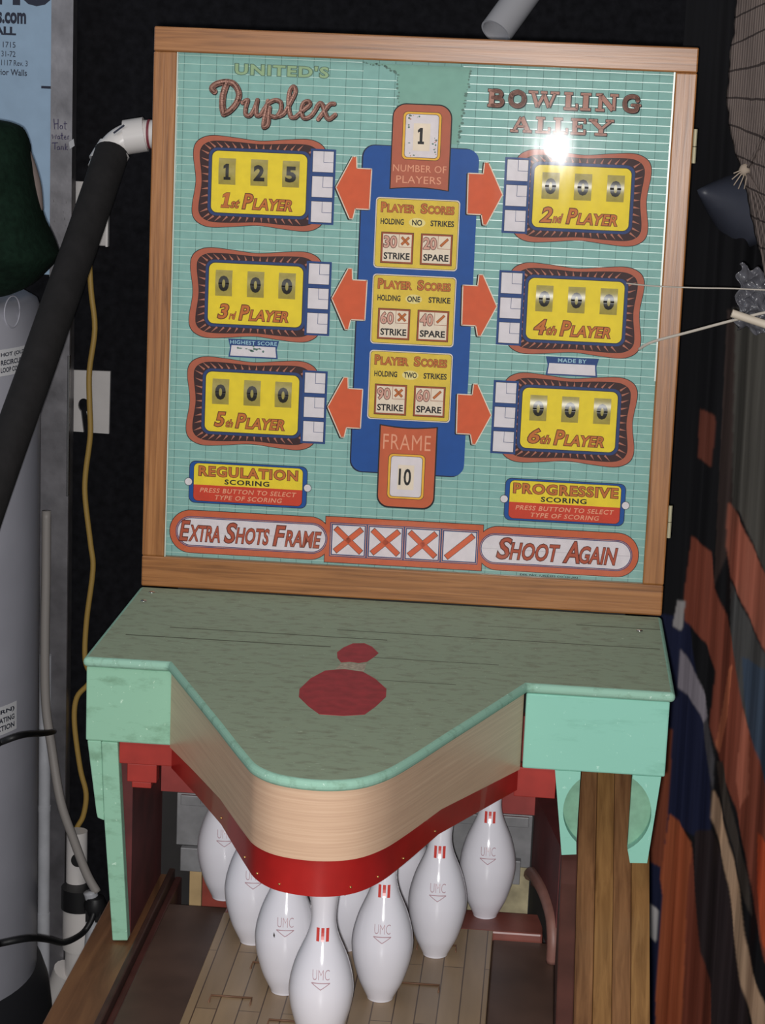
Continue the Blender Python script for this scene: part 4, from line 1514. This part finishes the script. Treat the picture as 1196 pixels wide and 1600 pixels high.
# white outlet plates and the yellow cord
M_plate = mat('white_plate', (0.62, 0.59, 0.58, 1), 0.6, var=0.04)
plate = thing('wall_plate', (-0.28, 0.945, 0.05), 'white wall plate with a round hole and slot, behind the yellow cord', 'wall plate')
hole = [(-0.291 + 0.0105 * math.cos(t), 0.097 + 0.013 * math.sin(t)) for t in [R(-60 + 300 * i / 20) for i in range(21)]]
P = [(-0.316, 0.162), (-0.242, 0.163), (-0.243, 0.046), (-0.2775, 0.0465)] + hole[0:1] + hole[1:] + [(-0.291, 0.0468), (-0.315, 0.047)]
MB().prism(P, 0.942, 0.9495, 'y').build('plate', M_plate, plate)
p2 = thing('wall_plate', (-0.285, 0.945, 0.39), 'white blank wall plate high on the black wall, half behind the black pipe', 'wall plate')
MB().box(-0.318, -0.250, 0.943, 0.9495, 0.393, 0.508).build('plate', M_plate, p2, bevel=0.002)
b = MB().box(-0.2515, -0.2475, 0.930, 0.943, 0.393, 0.500)
b.build('plate_edge', M_pvc, p2)
CORD = [(-0.281, 0.92, 0.40), (-0.275, 0.92, 0.314), (-0.265, 0.91, 0.245), (-0.273, 0.905, 0.168), (-0.271, 0.90, 0.109), (-0.269, 0.90, 0.049), (-0.277, 0.90, -0.023), (-0.277, 0.90, -0.071), (-0.266, 0.90, -0.156), (-0.261, 0.90, -0.205),
        (-0.272, 0.90, -0.304), (-0.274, 0.90, -0.378), (-0.262, 0.90, -0.410), (-0.268, 0.90, -0.428), (-0.289, 0.90, -0.455), (-0.293, 0.90, -0.505), (-0.281, 0.90, -0.594), (-0.269, 0.90, -0.644), (-0.274, 0.90, -0.689), (-0.289, 0.90, -0.723), (-0.298, 0.90, -0.79)]
o = MB().tube(catmull(CORD, 5), 0.0052, 10).build('extension_cord', mat('yellow_cord', (0.44, 0.28, 0.07, 1), 0.55), smooth=True)
tag(o, 'yellow electric cord hanging down the black wall past the white plate', 'cord')

# things low on the left behind the machine
o = MB().tube(catmull([(-0.331, 0.82, -0.08), (-0.331, 0.82, -0.20), (-0.332, 0.82, -0.318), (-0.330, 0.82, -0.44), (-0.318, 0.815, -0.52), (-0.296, 0.80, -0.624), (-0.270, 0.80, -0.70), (-0.245, 0.80, -0.765), (-0.225, 0.80, -0.80)], 6), 0.0085, 12).build('grey_hose', mat('grey_hose_vinyl', (0.38, 0.35, 0.33, 1), 0.5), smooth=True)
tag(o, 'grey flexible hose running down the stud and curving behind the green leg', 'hose')
o = MB().tube([(-0.338, 0.85, FLOOR_Z + 0.1), (-0.338, 0.85, -0.36)], 0.0115, 16)
o.tube([(-0.338, 0.85, -0.655), (-0.338, 0.85, -0.665)], 0.0125, 16)
o.tube([(-0.338, 0.85, FLOOR_Z), (-0.338, 0.85, -0.87)], 0.0125, 16)
tag(o.build('conduit', M_pvcgrey, smooth=True, auto=50), 'pale grey straight conduit between the heater and the stud', 'conduit')

drain = thing('drain_trap', (-0.26, 0.86, FLOOR_Z), 'white plastic drain assembly with black collar low behind the green leg', 'drain')
MB().tube([(-0.262, 0.84, FLOOR_Z), (-0.262, 0.84, -0.845)], 0.031, 24).build('drain_pipe', M_pvc, drain, smooth=True, auto=50)
MB().tube([(-0.262, 0.84, -0.93), (-0.262, 0.84, -0.848)], 0.036, 24).build('coupling', M_pvc, drain, smooth=True, auto=50)
MB().tube([(-0.266, 0.835, -0.848), (-0.266, 0.835, -0.806)], 0.034, 24).build('collar', M_rubber, drain, smooth=True, auto=50)
MB().tube([(-0.277, 0.86, -0.81), (-0.277, 0.86, -0.705)], 0.020, 20).build('riser', M_pvc, drain, smooth=True, auto=50)
MB().tube([(-0.270, 0.842, -0.755), (-0.270, 0.836, -0.755)], 0.013, 20).build('outlet_hole', M_rubber, drain, smooth=True, auto=50)
MB().tube(catmull([(-0.246, 0.82, FLOOR_Z + 0.02), (-0.240, 0.80, -0.98), (-0.232, 0.79, -0.90), (-0.232, 0.80, -0.83), (-0.238, 0.80, -0.80)], 5), 0.013, 12).build('side_tube', M_pvcgrey, drain, smooth=True)
MB().tube(catmull([(-0.318, 0.86, FLOOR_Z + 0.03), (-0.30, 0.85, FLOOR_Z + 0.06), (-0.285, 0.84, FLOOR_Z + 0.10)], 5), 0.03, 16).build('sweep_elbow', M_pvc, drain, smooth=True, auto=50)
b = MB().lathe([(0, -0.02), (0.018, -0.018), (0.022, 0), (0.016, 0.014), (0.0, 0.02)], 16, center=(-0.228, 0.80, -0.825))
b.box(-0.243, -0.214, 0.785, 0.815, -0.855, -0.832)
plug = b.build('power_plug', M_rubber, smooth=True, auto=40)
tag(plug, 'black electric plug hanging by the white drain', 'plug')
cab = MB().tube(catmull([(-0.62, 0.27, -0.76), (-0.40, 0.28, -0.71), (-0.291, 0.28, -0.691), (-0.278, 0.29, -0.69), (-0.24, 0.33, -0.695), (-0.247, 0.5, -0.77), (-0.255, 0.66, -0.844), (-0.244, 0.755, -0.867), (-0.232, 0.775, -0.852), (-0.227, 0.785, -0.836)], 6), 0.0058, 10).build('power_cable', M_rubber, smooth=True)
tag(cab, 'black power cable running across in front of the heater to the plug', 'cable')
cab = MB().tube(catmull([(-0.62, 0.27, -0.44), (-0.40, 0.29, -0.385), (-0.297, 0.30, -0.357), (-0.284, 0.31, -0.353), (-0.255, 0.34, -0.348), (-0.284, 0.62, -0.436), (-0.323, 0.86, -0.511)], 6), 0.0055, 10).build('thin_cable', M_rubber, smooth=True)
tag(cab, 'short black cable crossing the heater to the stud at shelf height', 'cable')

# ------------------------------------------------------------------ right side: patterned hanging, net, string, rod, plastic
PATT = [
    ('gray', (72, 70, 66), [(0.835, 0.404), (0.95, 0.407), (0.99, -0.10), (0.934, -0.038), (0.892, 0.041), (0.871, 0.085), (0.851, 0.099), (0.844, 0.189)]),
    ('edge', (52, 42, 40), [(0.826, 0.40), (0.839, 0.40), (0.848, 0.189), (0.853, 0.099), (0.850, 0.02), (0.838, -0.03), (0.834, 0.10)]),
    ('o1', (92, 50, 40), [(0.795, 0.246), (0.819, 0.239), (0.822, 0.227), (0.82, 0.158), (0.797, 0.171)]),
    ('gr2', (66, 66, 66), [(0.859, -0.017), (0.923, -0.131), (0.965, -0.2), (0.99, -0.46), (0.939, -0.349), (0.924, -0.297), (0.893, -0.216), (0.866, -0.114)]),
    ('gr2b', (54, 66, 82), [(0.888, -0.14), (0.93, -0.155), (0.97, -0.25), (0.985, -0.43), (0.939, -0.349), (0.916, -0.28), (0.896, -0.21)]),
    ('bandB', (140, 82, 66), [(0.847, 0.109), (0.861, 0.09), (0.878, 0.061), (0.913, -0.001), (0.934, -0.038), (0.99, -0.11), (0.99, -0.25), (0.922, -0.126), (0.887, -0.061), (0.859, -0.012), (0.849, 0.039)]),
    ('oC', (112, 58, 44), [(0.796, 0.048), (0.829, 0.025), (0.839, -0.031), (0.858, -0.073), (0.878, -0.144), (0.893, -0.216), (0.925, -0.301), (0.939, -0.349), (0.99, -0.44), (0.99, -0.71), (0.961, -0.643), (0.937, -0.555), (0.918, -0.461), (0.896, -0.386), (0.878, -0.345), (0.863, -0.305), (0.846, -0.25), (0.849, -0.161), (0.832, -0.121), (0.795, -0.087), (0.791, -0.051)]),
    ('oC2', (158, 92, 66), [(0.868, -0.16), (0.876, -0.155), (0.872, -0.24), (0.862, -0.297), (0.855, -0.28)]),
    ('oC3', (150, 88, 70), [(0.895, -0.225), (0.91, -0.26), (0.915, -0.36), (0.903, -0.39), (0.893, -0.34)]),
    ('oC4', (168, 74, 44), [(0.93, -0.42), (0.99, -0.5), (0.99, -0.70), (0.955, -0.61), (0.938, -0.52)]),
    ('whD', (120, 114, 122), [(0.791, -0.131), (0.815, -0.163), (0.836, -0.204), (0.843, -0.24), (0.842, -0.262), (0.828, -0.232), (0.812, -0.212), (0.791, -0.194)]),
    ('whT', (66, 64, 68), [(0.842, -0.24), (0.847, -0.26), (0.855, -0.302), (0.857, -0.357), (0.846, -0.303), (0.836, -0.251)]),
    ('gr7', (56, 50, 46), [(0.858, -0.307), (0.869, -0.312), (0.898, -0.416), (0.922, -0.489), (0.933, -0.564), (0.92, -0.533), (0.895, -0.448), (0.869, -0.365)]),
    ('dk', (40, 32, 34), [(0.834, -0.431), (0.858, -0.419), (0.876, -0.46), (0.895, -0.524), (0.913, -0.62), (0.928, -0.685), (0.962, -0.84), (0.893, -0.84), (0.877, -0.689), (0.857, -0.625), (0.844, -0.538)]),
    ('cream', (164, 136, 112), [(0.857, -0.353), (0.868, -0.376), (0.893, -0.455), (0.913, -0.518), (0.925, -0.594), (0.942, -0.664), (0.967, -0.717), (0.99, -0.758), (1.0, -0.83), (0.954, -0.766), (0.924, -0.674), (0.913, -0.615), (0.895, -0.519), (0.876, -0.452), (0.857, -0.4)]),
    ('oE', (142, 74, 46), [(0.793, -0.402), (0.808, -0.417), (0.83, -0.447), (0.844, -0.538), (0.857, -0.625), (0.877, -0.689), (0.893, -0.84), (0.799, -0.84), (0.792, -0.718), (0.791, -0.63), (0.792, -0.542), (0.786, -0.51)]),
    ('oE2', (104, 52, 38), [(0.832, -0.455), (0.844, -0.538), (0.857, -0.625), (0.877, -0.689), (0.893, -0.84), (0.838, -0.84), (0.834, -0.66), (0.83, -0.54)]),
    ('br', (112, 58, 40), [(0.777, -0.262), (0.789, -0.264), (0.791, -0.407), (0.788, -0.494), (0.746, -0.48), (0.753, -0.351)]),
    ('wh2', (168, 164, 164), [(0.745, -0.543), (0.788, -0.566), (0.787, -0.621), (0.748, -0.594)]),
    ('wh3', (134, 130, 130), [(0.783, -0.055), (0.794, -0.056), (0.792, -0.103), (0.778, -0.097)])]


def pip(X, Z, poly):
    c = np.zeros(X.shape, bool)
    n_ = len(poly)
    for i in range(n_):
        (x0, z0), (x1, z1) = poly[i], poly[(i + 1) % n_]
        if z0 == z1:
            continue
        t = ((z0 > Z) != (z1 > Z)) & (X < (x1 - x0) * (Z - z0) / (z1 - z0) + x0)
        c ^= t
    return c


NX, NZ = 220, 1050
xs = np.linspace(0.735, 1.02, NX)
zs = np.linspace(1.0, -1.04, NZ)
X, Z = np.meshgrid(xs, zs)
CLR = np.zeros(X.shape + (3,))
CLR[:] = [lin(13) / .7, lin(13) / .7, lin(16) / .7]
nav = pip(X, Z, [(0.74, -0.08), (0.80, -0.08), (0.85, -0.30), (0.86, -0.45), (0.80, -0.42), (0.79, -1.04), (0.735, -1.04)])
CLR[nav] = [lin(20) / .7, lin(24) / .7, lin(46) / .7]
for _, c, poly in PATT:
    CLR[pip(X, Z, poly)] = [lin(v_) / 0.85 for v_ in c]
for _ in range(2):                   # threads bleed a little into each other
    P_ = np.pad(CLR, ((1, 1), (1, 1), (0, 0)), 'edge')
    CLR = (P_[1:-1, 1:-1] * 2 + P_[:-2, 1:-1] + P_[2:, 1:-1] + P_[1:-1, :-2] + P_[1:-1, 2:]) / 6
Y = 0.32 + 0.010 * np.sin((X - 0.79 + 0.02 * Z) * 88) * np.clip((X - 0.785) * 40, 0, 1) + 0.006 * np.sin(X * 190 + Z * 3) * np.clip((X - 0.80) * 30, 0, 1)
Y = Y + np.clip(0.789 - X, 0, 1) * 0.35
me = bpy.data.meshes.new('cloth')
vv = np.stack([X, Y, Z], -1).reshape(-1, 3)
idx = np.arange(NX * NZ).reshape(NZ, NX)
quads = np.stack([idx[:-1, :-1], idx[1:, :-1], idx[1:, 1:], idx[:-1, 1:]], -1).reshape(-1, 4)
me.vertices.add(len(vv))
me.vertices.foreach_set('co', vv.ravel())
me.loops.add(quads.size)
me.loops.foreach_set('vertex_index', quads.ravel())
me.polygons.add(len(quads))
me.polygons.foreach_set('loop_start', np.arange(0, quads.size, 4))
me.polygons.foreach_set('use_smooth', np.ones(len(quads), bool))
at = me.color_attributes.new('dye', 'FLOAT_COLOR', 'POINT')
at.data.foreach_set('color', np.concatenate([CLR.reshape(-1, 3), np.ones((NX * NZ, 1))], 1).ravel())
me.update(calc_edges=True)
me.validate()
mc = bpy.data.materials.new('dyed_cloth')
mc.use_nodes = True
nt = mc.node_tree
bs = nt.nodes['Principled BSDF']
bs.inputs['Roughness'].default_value = 0.85
bs.inputs['Specular IOR Level'].default_value = 0.2
an = nt.nodes.new('ShaderNodeAttribute')
an.attribute_name = 'dye'
tc = nt.nodes.new('ShaderNodeTexCoord')
mp = nt.nodes.new('ShaderNodeMapping')
mp.inputs['Scale'].default_value = (170, 170, 5)
nt.links.new(tc.outputs['Object'], mp.inputs['Vector'])
ns = nt.nodes.new('ShaderNodeTexNoise')
ns.inputs['Scale'].default_value = 1
ns.inputs['Detail'].default_value = 4
nt.links.new(mp.outputs['Vector'], ns.inputs['Vector'])
mr = nt.nodes.new('ShaderNodeMapRange')
mr.inputs['From Min'].default_value = 0.3
mr.inputs['From Max'].default_value = 0.7
mr.inputs['To Min'].default_value = 0.82
mr.inputs['To Max'].default_value = 1.14
nt.links.new(ns.outputs['Fac'], mr.inputs['Value'])
vm = nt.nodes.new('ShaderNodeVectorMath')
vm.operation = 'SCALE'
nt.links.new(an.outputs['Color'], vm.inputs[0])
nt.links.new(mr.outputs['Result'], vm.inputs['Scale'])
nt.links.new(vm.outputs['Vector'], bs.inputs['Base Color'])
me.materials.append(mc)
cloth = bpy.data.objects.new('patterned_cloth', me)
COL.objects.link(cloth)
md = cloth.modifiers.new('thickness', 'SOLIDIFY')
md.thickness = 0.002
md.offset = 1
tag(cloth, 'dark hanging cloth with orange, navy and cream bands, right of the machine', 'hanging cloth')

# ribbed net tied at its edge
def net_material():
    m = bpy.data.materials.new('brown_netting')
    m.use_nodes = True
    nt_ = m.node_tree
    b_ = nt_.nodes['Principled BSDF']
    b_.inputs['Roughness'].default_value = 0.95
    b_.inputs['Specular IOR Level'].default_value = 0.1
    tc_ = nt_.nodes.new('ShaderNodeTexCoord')
    sp = nt_.nodes.new('ShaderNodeSeparateXYZ')
    nt_.links.new(tc_.outputs['Object'], sp.inputs['Vector'])

    def mt(op, *a_):
        n_ = nt_.nodes.new('ShaderNodeMath')
        n_.operation = op
        for k_, x_ in enumerate(a_):
            if isinstance(x_, (int, float)):
                n_.inputs[k_].default_value = x_
            else:
                nt_.links.new(x_, n_.inputs[k_])
        return n_.outputs[0]
    X_, Z_ = sp.outputs['X'], sp.outputs['Z']
    nz = nt_.nodes.new('ShaderNodeTexNoise')
    nz.inputs['Scale'].default_value = 60
    nt_.links.new(tc_.outputs['Object'], nz.inputs['Vector'])
    Xf = X_
    X_ = mt('MINIMUM', X_, 0.86)
    Zc = mt('MINIMUM', mt('MAXIMUM', Z_, 0.66), 0.80)
    slope = mt('ADD', 0.36, mt('MULTIPLY', mt('SUBTRACT', Zc, 0.773), 6.5))
    lev = mt('SUBTRACT', Z_, mt('MULTIPLY', slope, mt('SUBTRACT', X_, 0.785)))
    lev = mt('ADD', lev, mt('MULTIPLY', nz.outputs['Fac'], 0.004))
    fr_ = mt('FRACT', mt('MULTIPLY', mt('SUBTRACT', lev, 0.0135), 1 / 0.0352))
    seam_ = mt('LESS_THAN', fr_, 0.075)
    rib_ = mt('MULTIPLY', mt('ADD', mt('SINE', mt('MULTIPLY', Xf, 2 * PI / 0.0029)), 1.0), 0.5)
    m1_ = nt_.nodes.new('ShaderNodeMix')
    m1_.data_type = 'RGBA'
    m1_.inputs['A'].default_value = col(70, 62, 60, 0.8)
    m1_.inputs['B'].default_value = col(100, 90, 86, 0.8)
    nt_.links.new(rib_, m1_.inputs['Factor'])
    m2_ = nt_.nodes.new('ShaderNodeMix')
    m2_.data_type = 'RGBA'
    m2_.inputs['B'].default_value = col(38, 33, 33, 0.8)
    nt_.links.new(m1_.outputs['Result'], m2_.inputs['A'])
    nt_.links.new(mt('MULTIPLY', seam_, 0.85), m2_.inputs['Factor'])
    nt_.links.new(m2_.outputs['Result'], b_.inputs['Base Color'])
    return m


M_net = net_material()


def net_left(z):
    T = [(0.40, 0.862), (0.44, 0.855), (0.492, 0.848), (0.55, 0.830), (0.595, 0.818), (0.623, 0.810), (0.65, 0.797), (0.678, 0.789), (0.719, 0.7815), (0.745, 0.7835), (0.778, 0.782), (0.80, 0.786), (0.86, 0.786), (0.95, 0.79), (1.1, 0.80)]
    return lerp_tab(T, z)


NU, NV = 110, 150
vs = []
for j in range(NV + 1):
    z = 1.0 - (1.0 - 0.405) * j / NV
    xl = net_left(z)
    pinch = math.exp(-((z - 0.62) / 0.06) ** 2)
    for i in range(NU + 1):
        t = i / NU
        x = xl + (1.0 - xl) * t + 0.0005 * (math.sin(z * 300) + math.sin(z * 173 + 1)) * (1 - t)
        ribs = 0.0012 * math.sin((x * (1 - 0.0) + 0.35 * (z - 0.62) * pinch) * 2 * PI / 0.0058) * (0.5 + 0.5 * (z > 0.62) + pinch)
        fold = 0.006 * math.sin(x * 2 * PI / 0.05 + (z - 0.62) * 14)
        y = 0.03 - 0.05 * math.sqrt(max(0, t * (2 - t))) + ribs + fold
        vs.append((x, y, z))
fs = [(j * (NU + 1) + i, (j + 1) * (NU + 1) + i, (j + 1) * (NU + 1) + i + 1, j * (NU + 1) + i + 1) for j in range(NV) for i in range(NU)]
net = thing('netting', (0.9, 0.02, 0.4), 'brown ribbed netting bundle hanging at the top right corner', 'netting')
o = MB().add(vs, fs).build('net_sheet', M_net, net, smooth=True)
md = o.modifiers.new('thickness', 'SOLIDIFY')
md.thickness = 0.002
md.offset = 1
b = MB().lathe([(0, -0.008), (0.006, -0.006), (0.0085, 0), (0.006, 0.006), (0, 0.009)], 12, center=(0.812, 0.022, 0.622))
for k in range(6):
    a_ = R(150 + 35 * k)
    b.tube([(0.812, 0.02, 0.622), (0.812 + 0.008 * math.cos(a_), 0.017, 0.618 + 0.006 * math.sin(a_)), (0.808 + 0.013 * math.cos(a_), 0.017, 0.610 + 0.014 * math.sin(a_))], 0.0009, 5)
b.build('knot', mat('pale_knot_yarn', col(150, 136, 122), 0.95), net, smooth=True)
for k in range(5):
    MB().tube(catmull([(0.815, 0.014, 0.626), (0.826 + 0.005 * k, -0.008, 0.66 + 0.004 * k), (0.84 + 0.012 * k, -0.022, 0.72)], 5), 0.0018, 6).build('gathered_cord', M_net, net, smooth=True)
for k in range(4):
    MB().tube(catmull([(0.815, 0.014, 0.618), (0.826 + 0.006 * k, -0.004, 0.57), (0.846 + 0.007 * k, -0.012, 0.49), (0.853 + 0.007 * k, -0.014, 0.44)], 5), 0.0018, 6).build('gathered_cord', M_net, net, smooth=True)

# dark plastic cone behind the net
ax0, ax1 = Vector((0.765, 0.26, 0.579)), Vector((0.848, 0.34, 0.552))
d = (ax1 - ax0).normalized()
u_ = Vector((0, 0, 1)) - d * d.z
u_.normalize()
w_ = d.cross(u_)
b = MB()
n = 36
vs = [tuple(ax0)]
K = 8
for k in range(1, K + 1):
    t = k / K
    r = 0.062 * (t ** 0.9)
    for j in range(n):
        a_ = 2 * PI * j / n
        vs.append(tuple(ax0 + (ax1 - ax0) * t + (u_ * math.cos(a_) + w_ * math.sin(a_)) * r))
fs = [(0, 1 + (j + 1) % n, 1 + j) for j in range(n)]
fs += [(1 + (k - 1) * n + j, 1 + (k - 1) * n + (j + 1) % n, 1 + k * n + (j + 1) % n, 1 + k * n + j) for k in range(1, K) for j in range(n)]
b.add(vs, fs)
o = b.build('plastic_cone', mat('smoky_plastic', col(52, 55, 66, 0.75), 0.45, var=0.1), smooth=True)
md = o.modifiers.new('thickness', 'SOLIDIFY')
md.thickness = 0.0015
tag(o, 'smoky grey plastic cone on its side between the scoreboard and the netting', 'cone')

# rod, strings, crumpled plastic
M_string = mat('pale_string', col(176, 168, 158), 0.8)
o = MB().tube([(0.8025, -0.05, 0.4355), (0.86, -0.05, 0.4195), (0.98, -0.05, 0.386)], 0.0055, 12).build('dowel', mat('pale_dowel', col(196, 184, 168), 0.6, var=0.08), smooth=True, auto=50)
tag(o, 'pale wooden dowel poking in from the right edge', 'rod')
o = MB().tube(catmull([(0.662, 0.0125, 0.4625), (0.70, -0.008, 0.4625), (0.76, -0.018, 0.4640), (0.82, -0.024, 0.466), (0.98, -0.03, 0.466)], 6), 0.0010, 6).build('string', M_string, smooth=True)  # left end is carried over the glass in place of its reflection
tag(o, 'thin level string stretched from the scoreboard frame to the right edge', 'string')
o = MB().tube(catmull([(0.685, 0.0105, 0.373), (0.702, -0.004, 0.386), (0.75, -0.02, 0.404), (0.812, -0.044, 0.4275), (0.86, -0.05, 0.442), (0.98, -0.05, 0.47)], 6), 0.0020, 8).build('string', M_string, smooth=True)
tag(o, 'thicker slanting string from the scoreboard frame up to the dowel', 'string')
rnd = random.Random(3)
b = MB()
nu, nv = 60, 44
vs = []
for j in range(nv + 1):
    for i in range(nu + 1):
        s, t = i / nu, j / nv
        gather = 0.35 + 0.65 * min(1.0, abs(t - 0.08) * 2.2)
        x = 0.812 + (s * 0.16) * (0.6 + 0.4 * gather) + 0.004 * math.sin(t * 21)
        z = 0.497 - t * 0.086 - 0.012 * math.sin(s * 3) + 0.004 * math.sin(s * 37 + t * 5)
        ridge = abs(math.sin(s * 31 + 6 * t + 1.5 * math.sin(t * 9))) + 0.6 * abs(math.sin(s * 53 - 17 * t))
        y = 0.0 + 0.016 * math.sin(s * 3.1) - 0.009 * ridge * gather + 0.004 * math.sin(t * 26 + s * 9)
        vs.append((x, y, z))
b.add(vs, [(j * (nu + 1) + i, (j + 1) * (nu + 1) + i, (j + 1) * (nu + 1) + i + 1, j * (nu + 1) + i + 1) for j in range(nv) for i in range(nu)])
o = b.build('plastic_wrap', mat('grey_plastic_film', col(78, 78, 84, 0.75), 0.2, spec=0.8), smooth=True)
md = o.modifiers.new('thickness', 'SOLIDIFY')
md.thickness = 0.001
tag(o, 'crumpled shiny grey plastic wrap above the dowel at the right edge', 'plastic wrap')

# open white pipe end at the top
A_, B_ = Vector((0.4525, 0.47, 0.795)), Vector((0.502, 0.53, 0.872))
d = (B_ - A_).normalized()
u_ = d.orthogonal().normalized()
w_ = d.cross(u_)
b = MB()
n = 32
vs = []
for (p, r) in ((A_, 0.0255), (B_, 0.0255), (B_, 0.0225), (A_, 0.0225)):
    for j in range(n):
        a_ = 2 * PI * j / n
        vs.append(tuple(p + (u_ * math.cos(a_) + w_ * math.sin(a_)) * r))
fs = [(k * n + j, k * n + (j + 1) % n, ((k + 1) % 4) * n + (j + 1) % n, ((k + 1) % 4) * n + j) for k in range(4) for j in range(n)]
b.add(vs, fs)
o = b.build('pipe_end', mat('grey_white_pvc', (0.42, 0.42, 0.45, 1), 0.4), smooth=True, auto=50)
tag(o, 'open white pipe end pointing down above the scoreboard top', 'pipe')
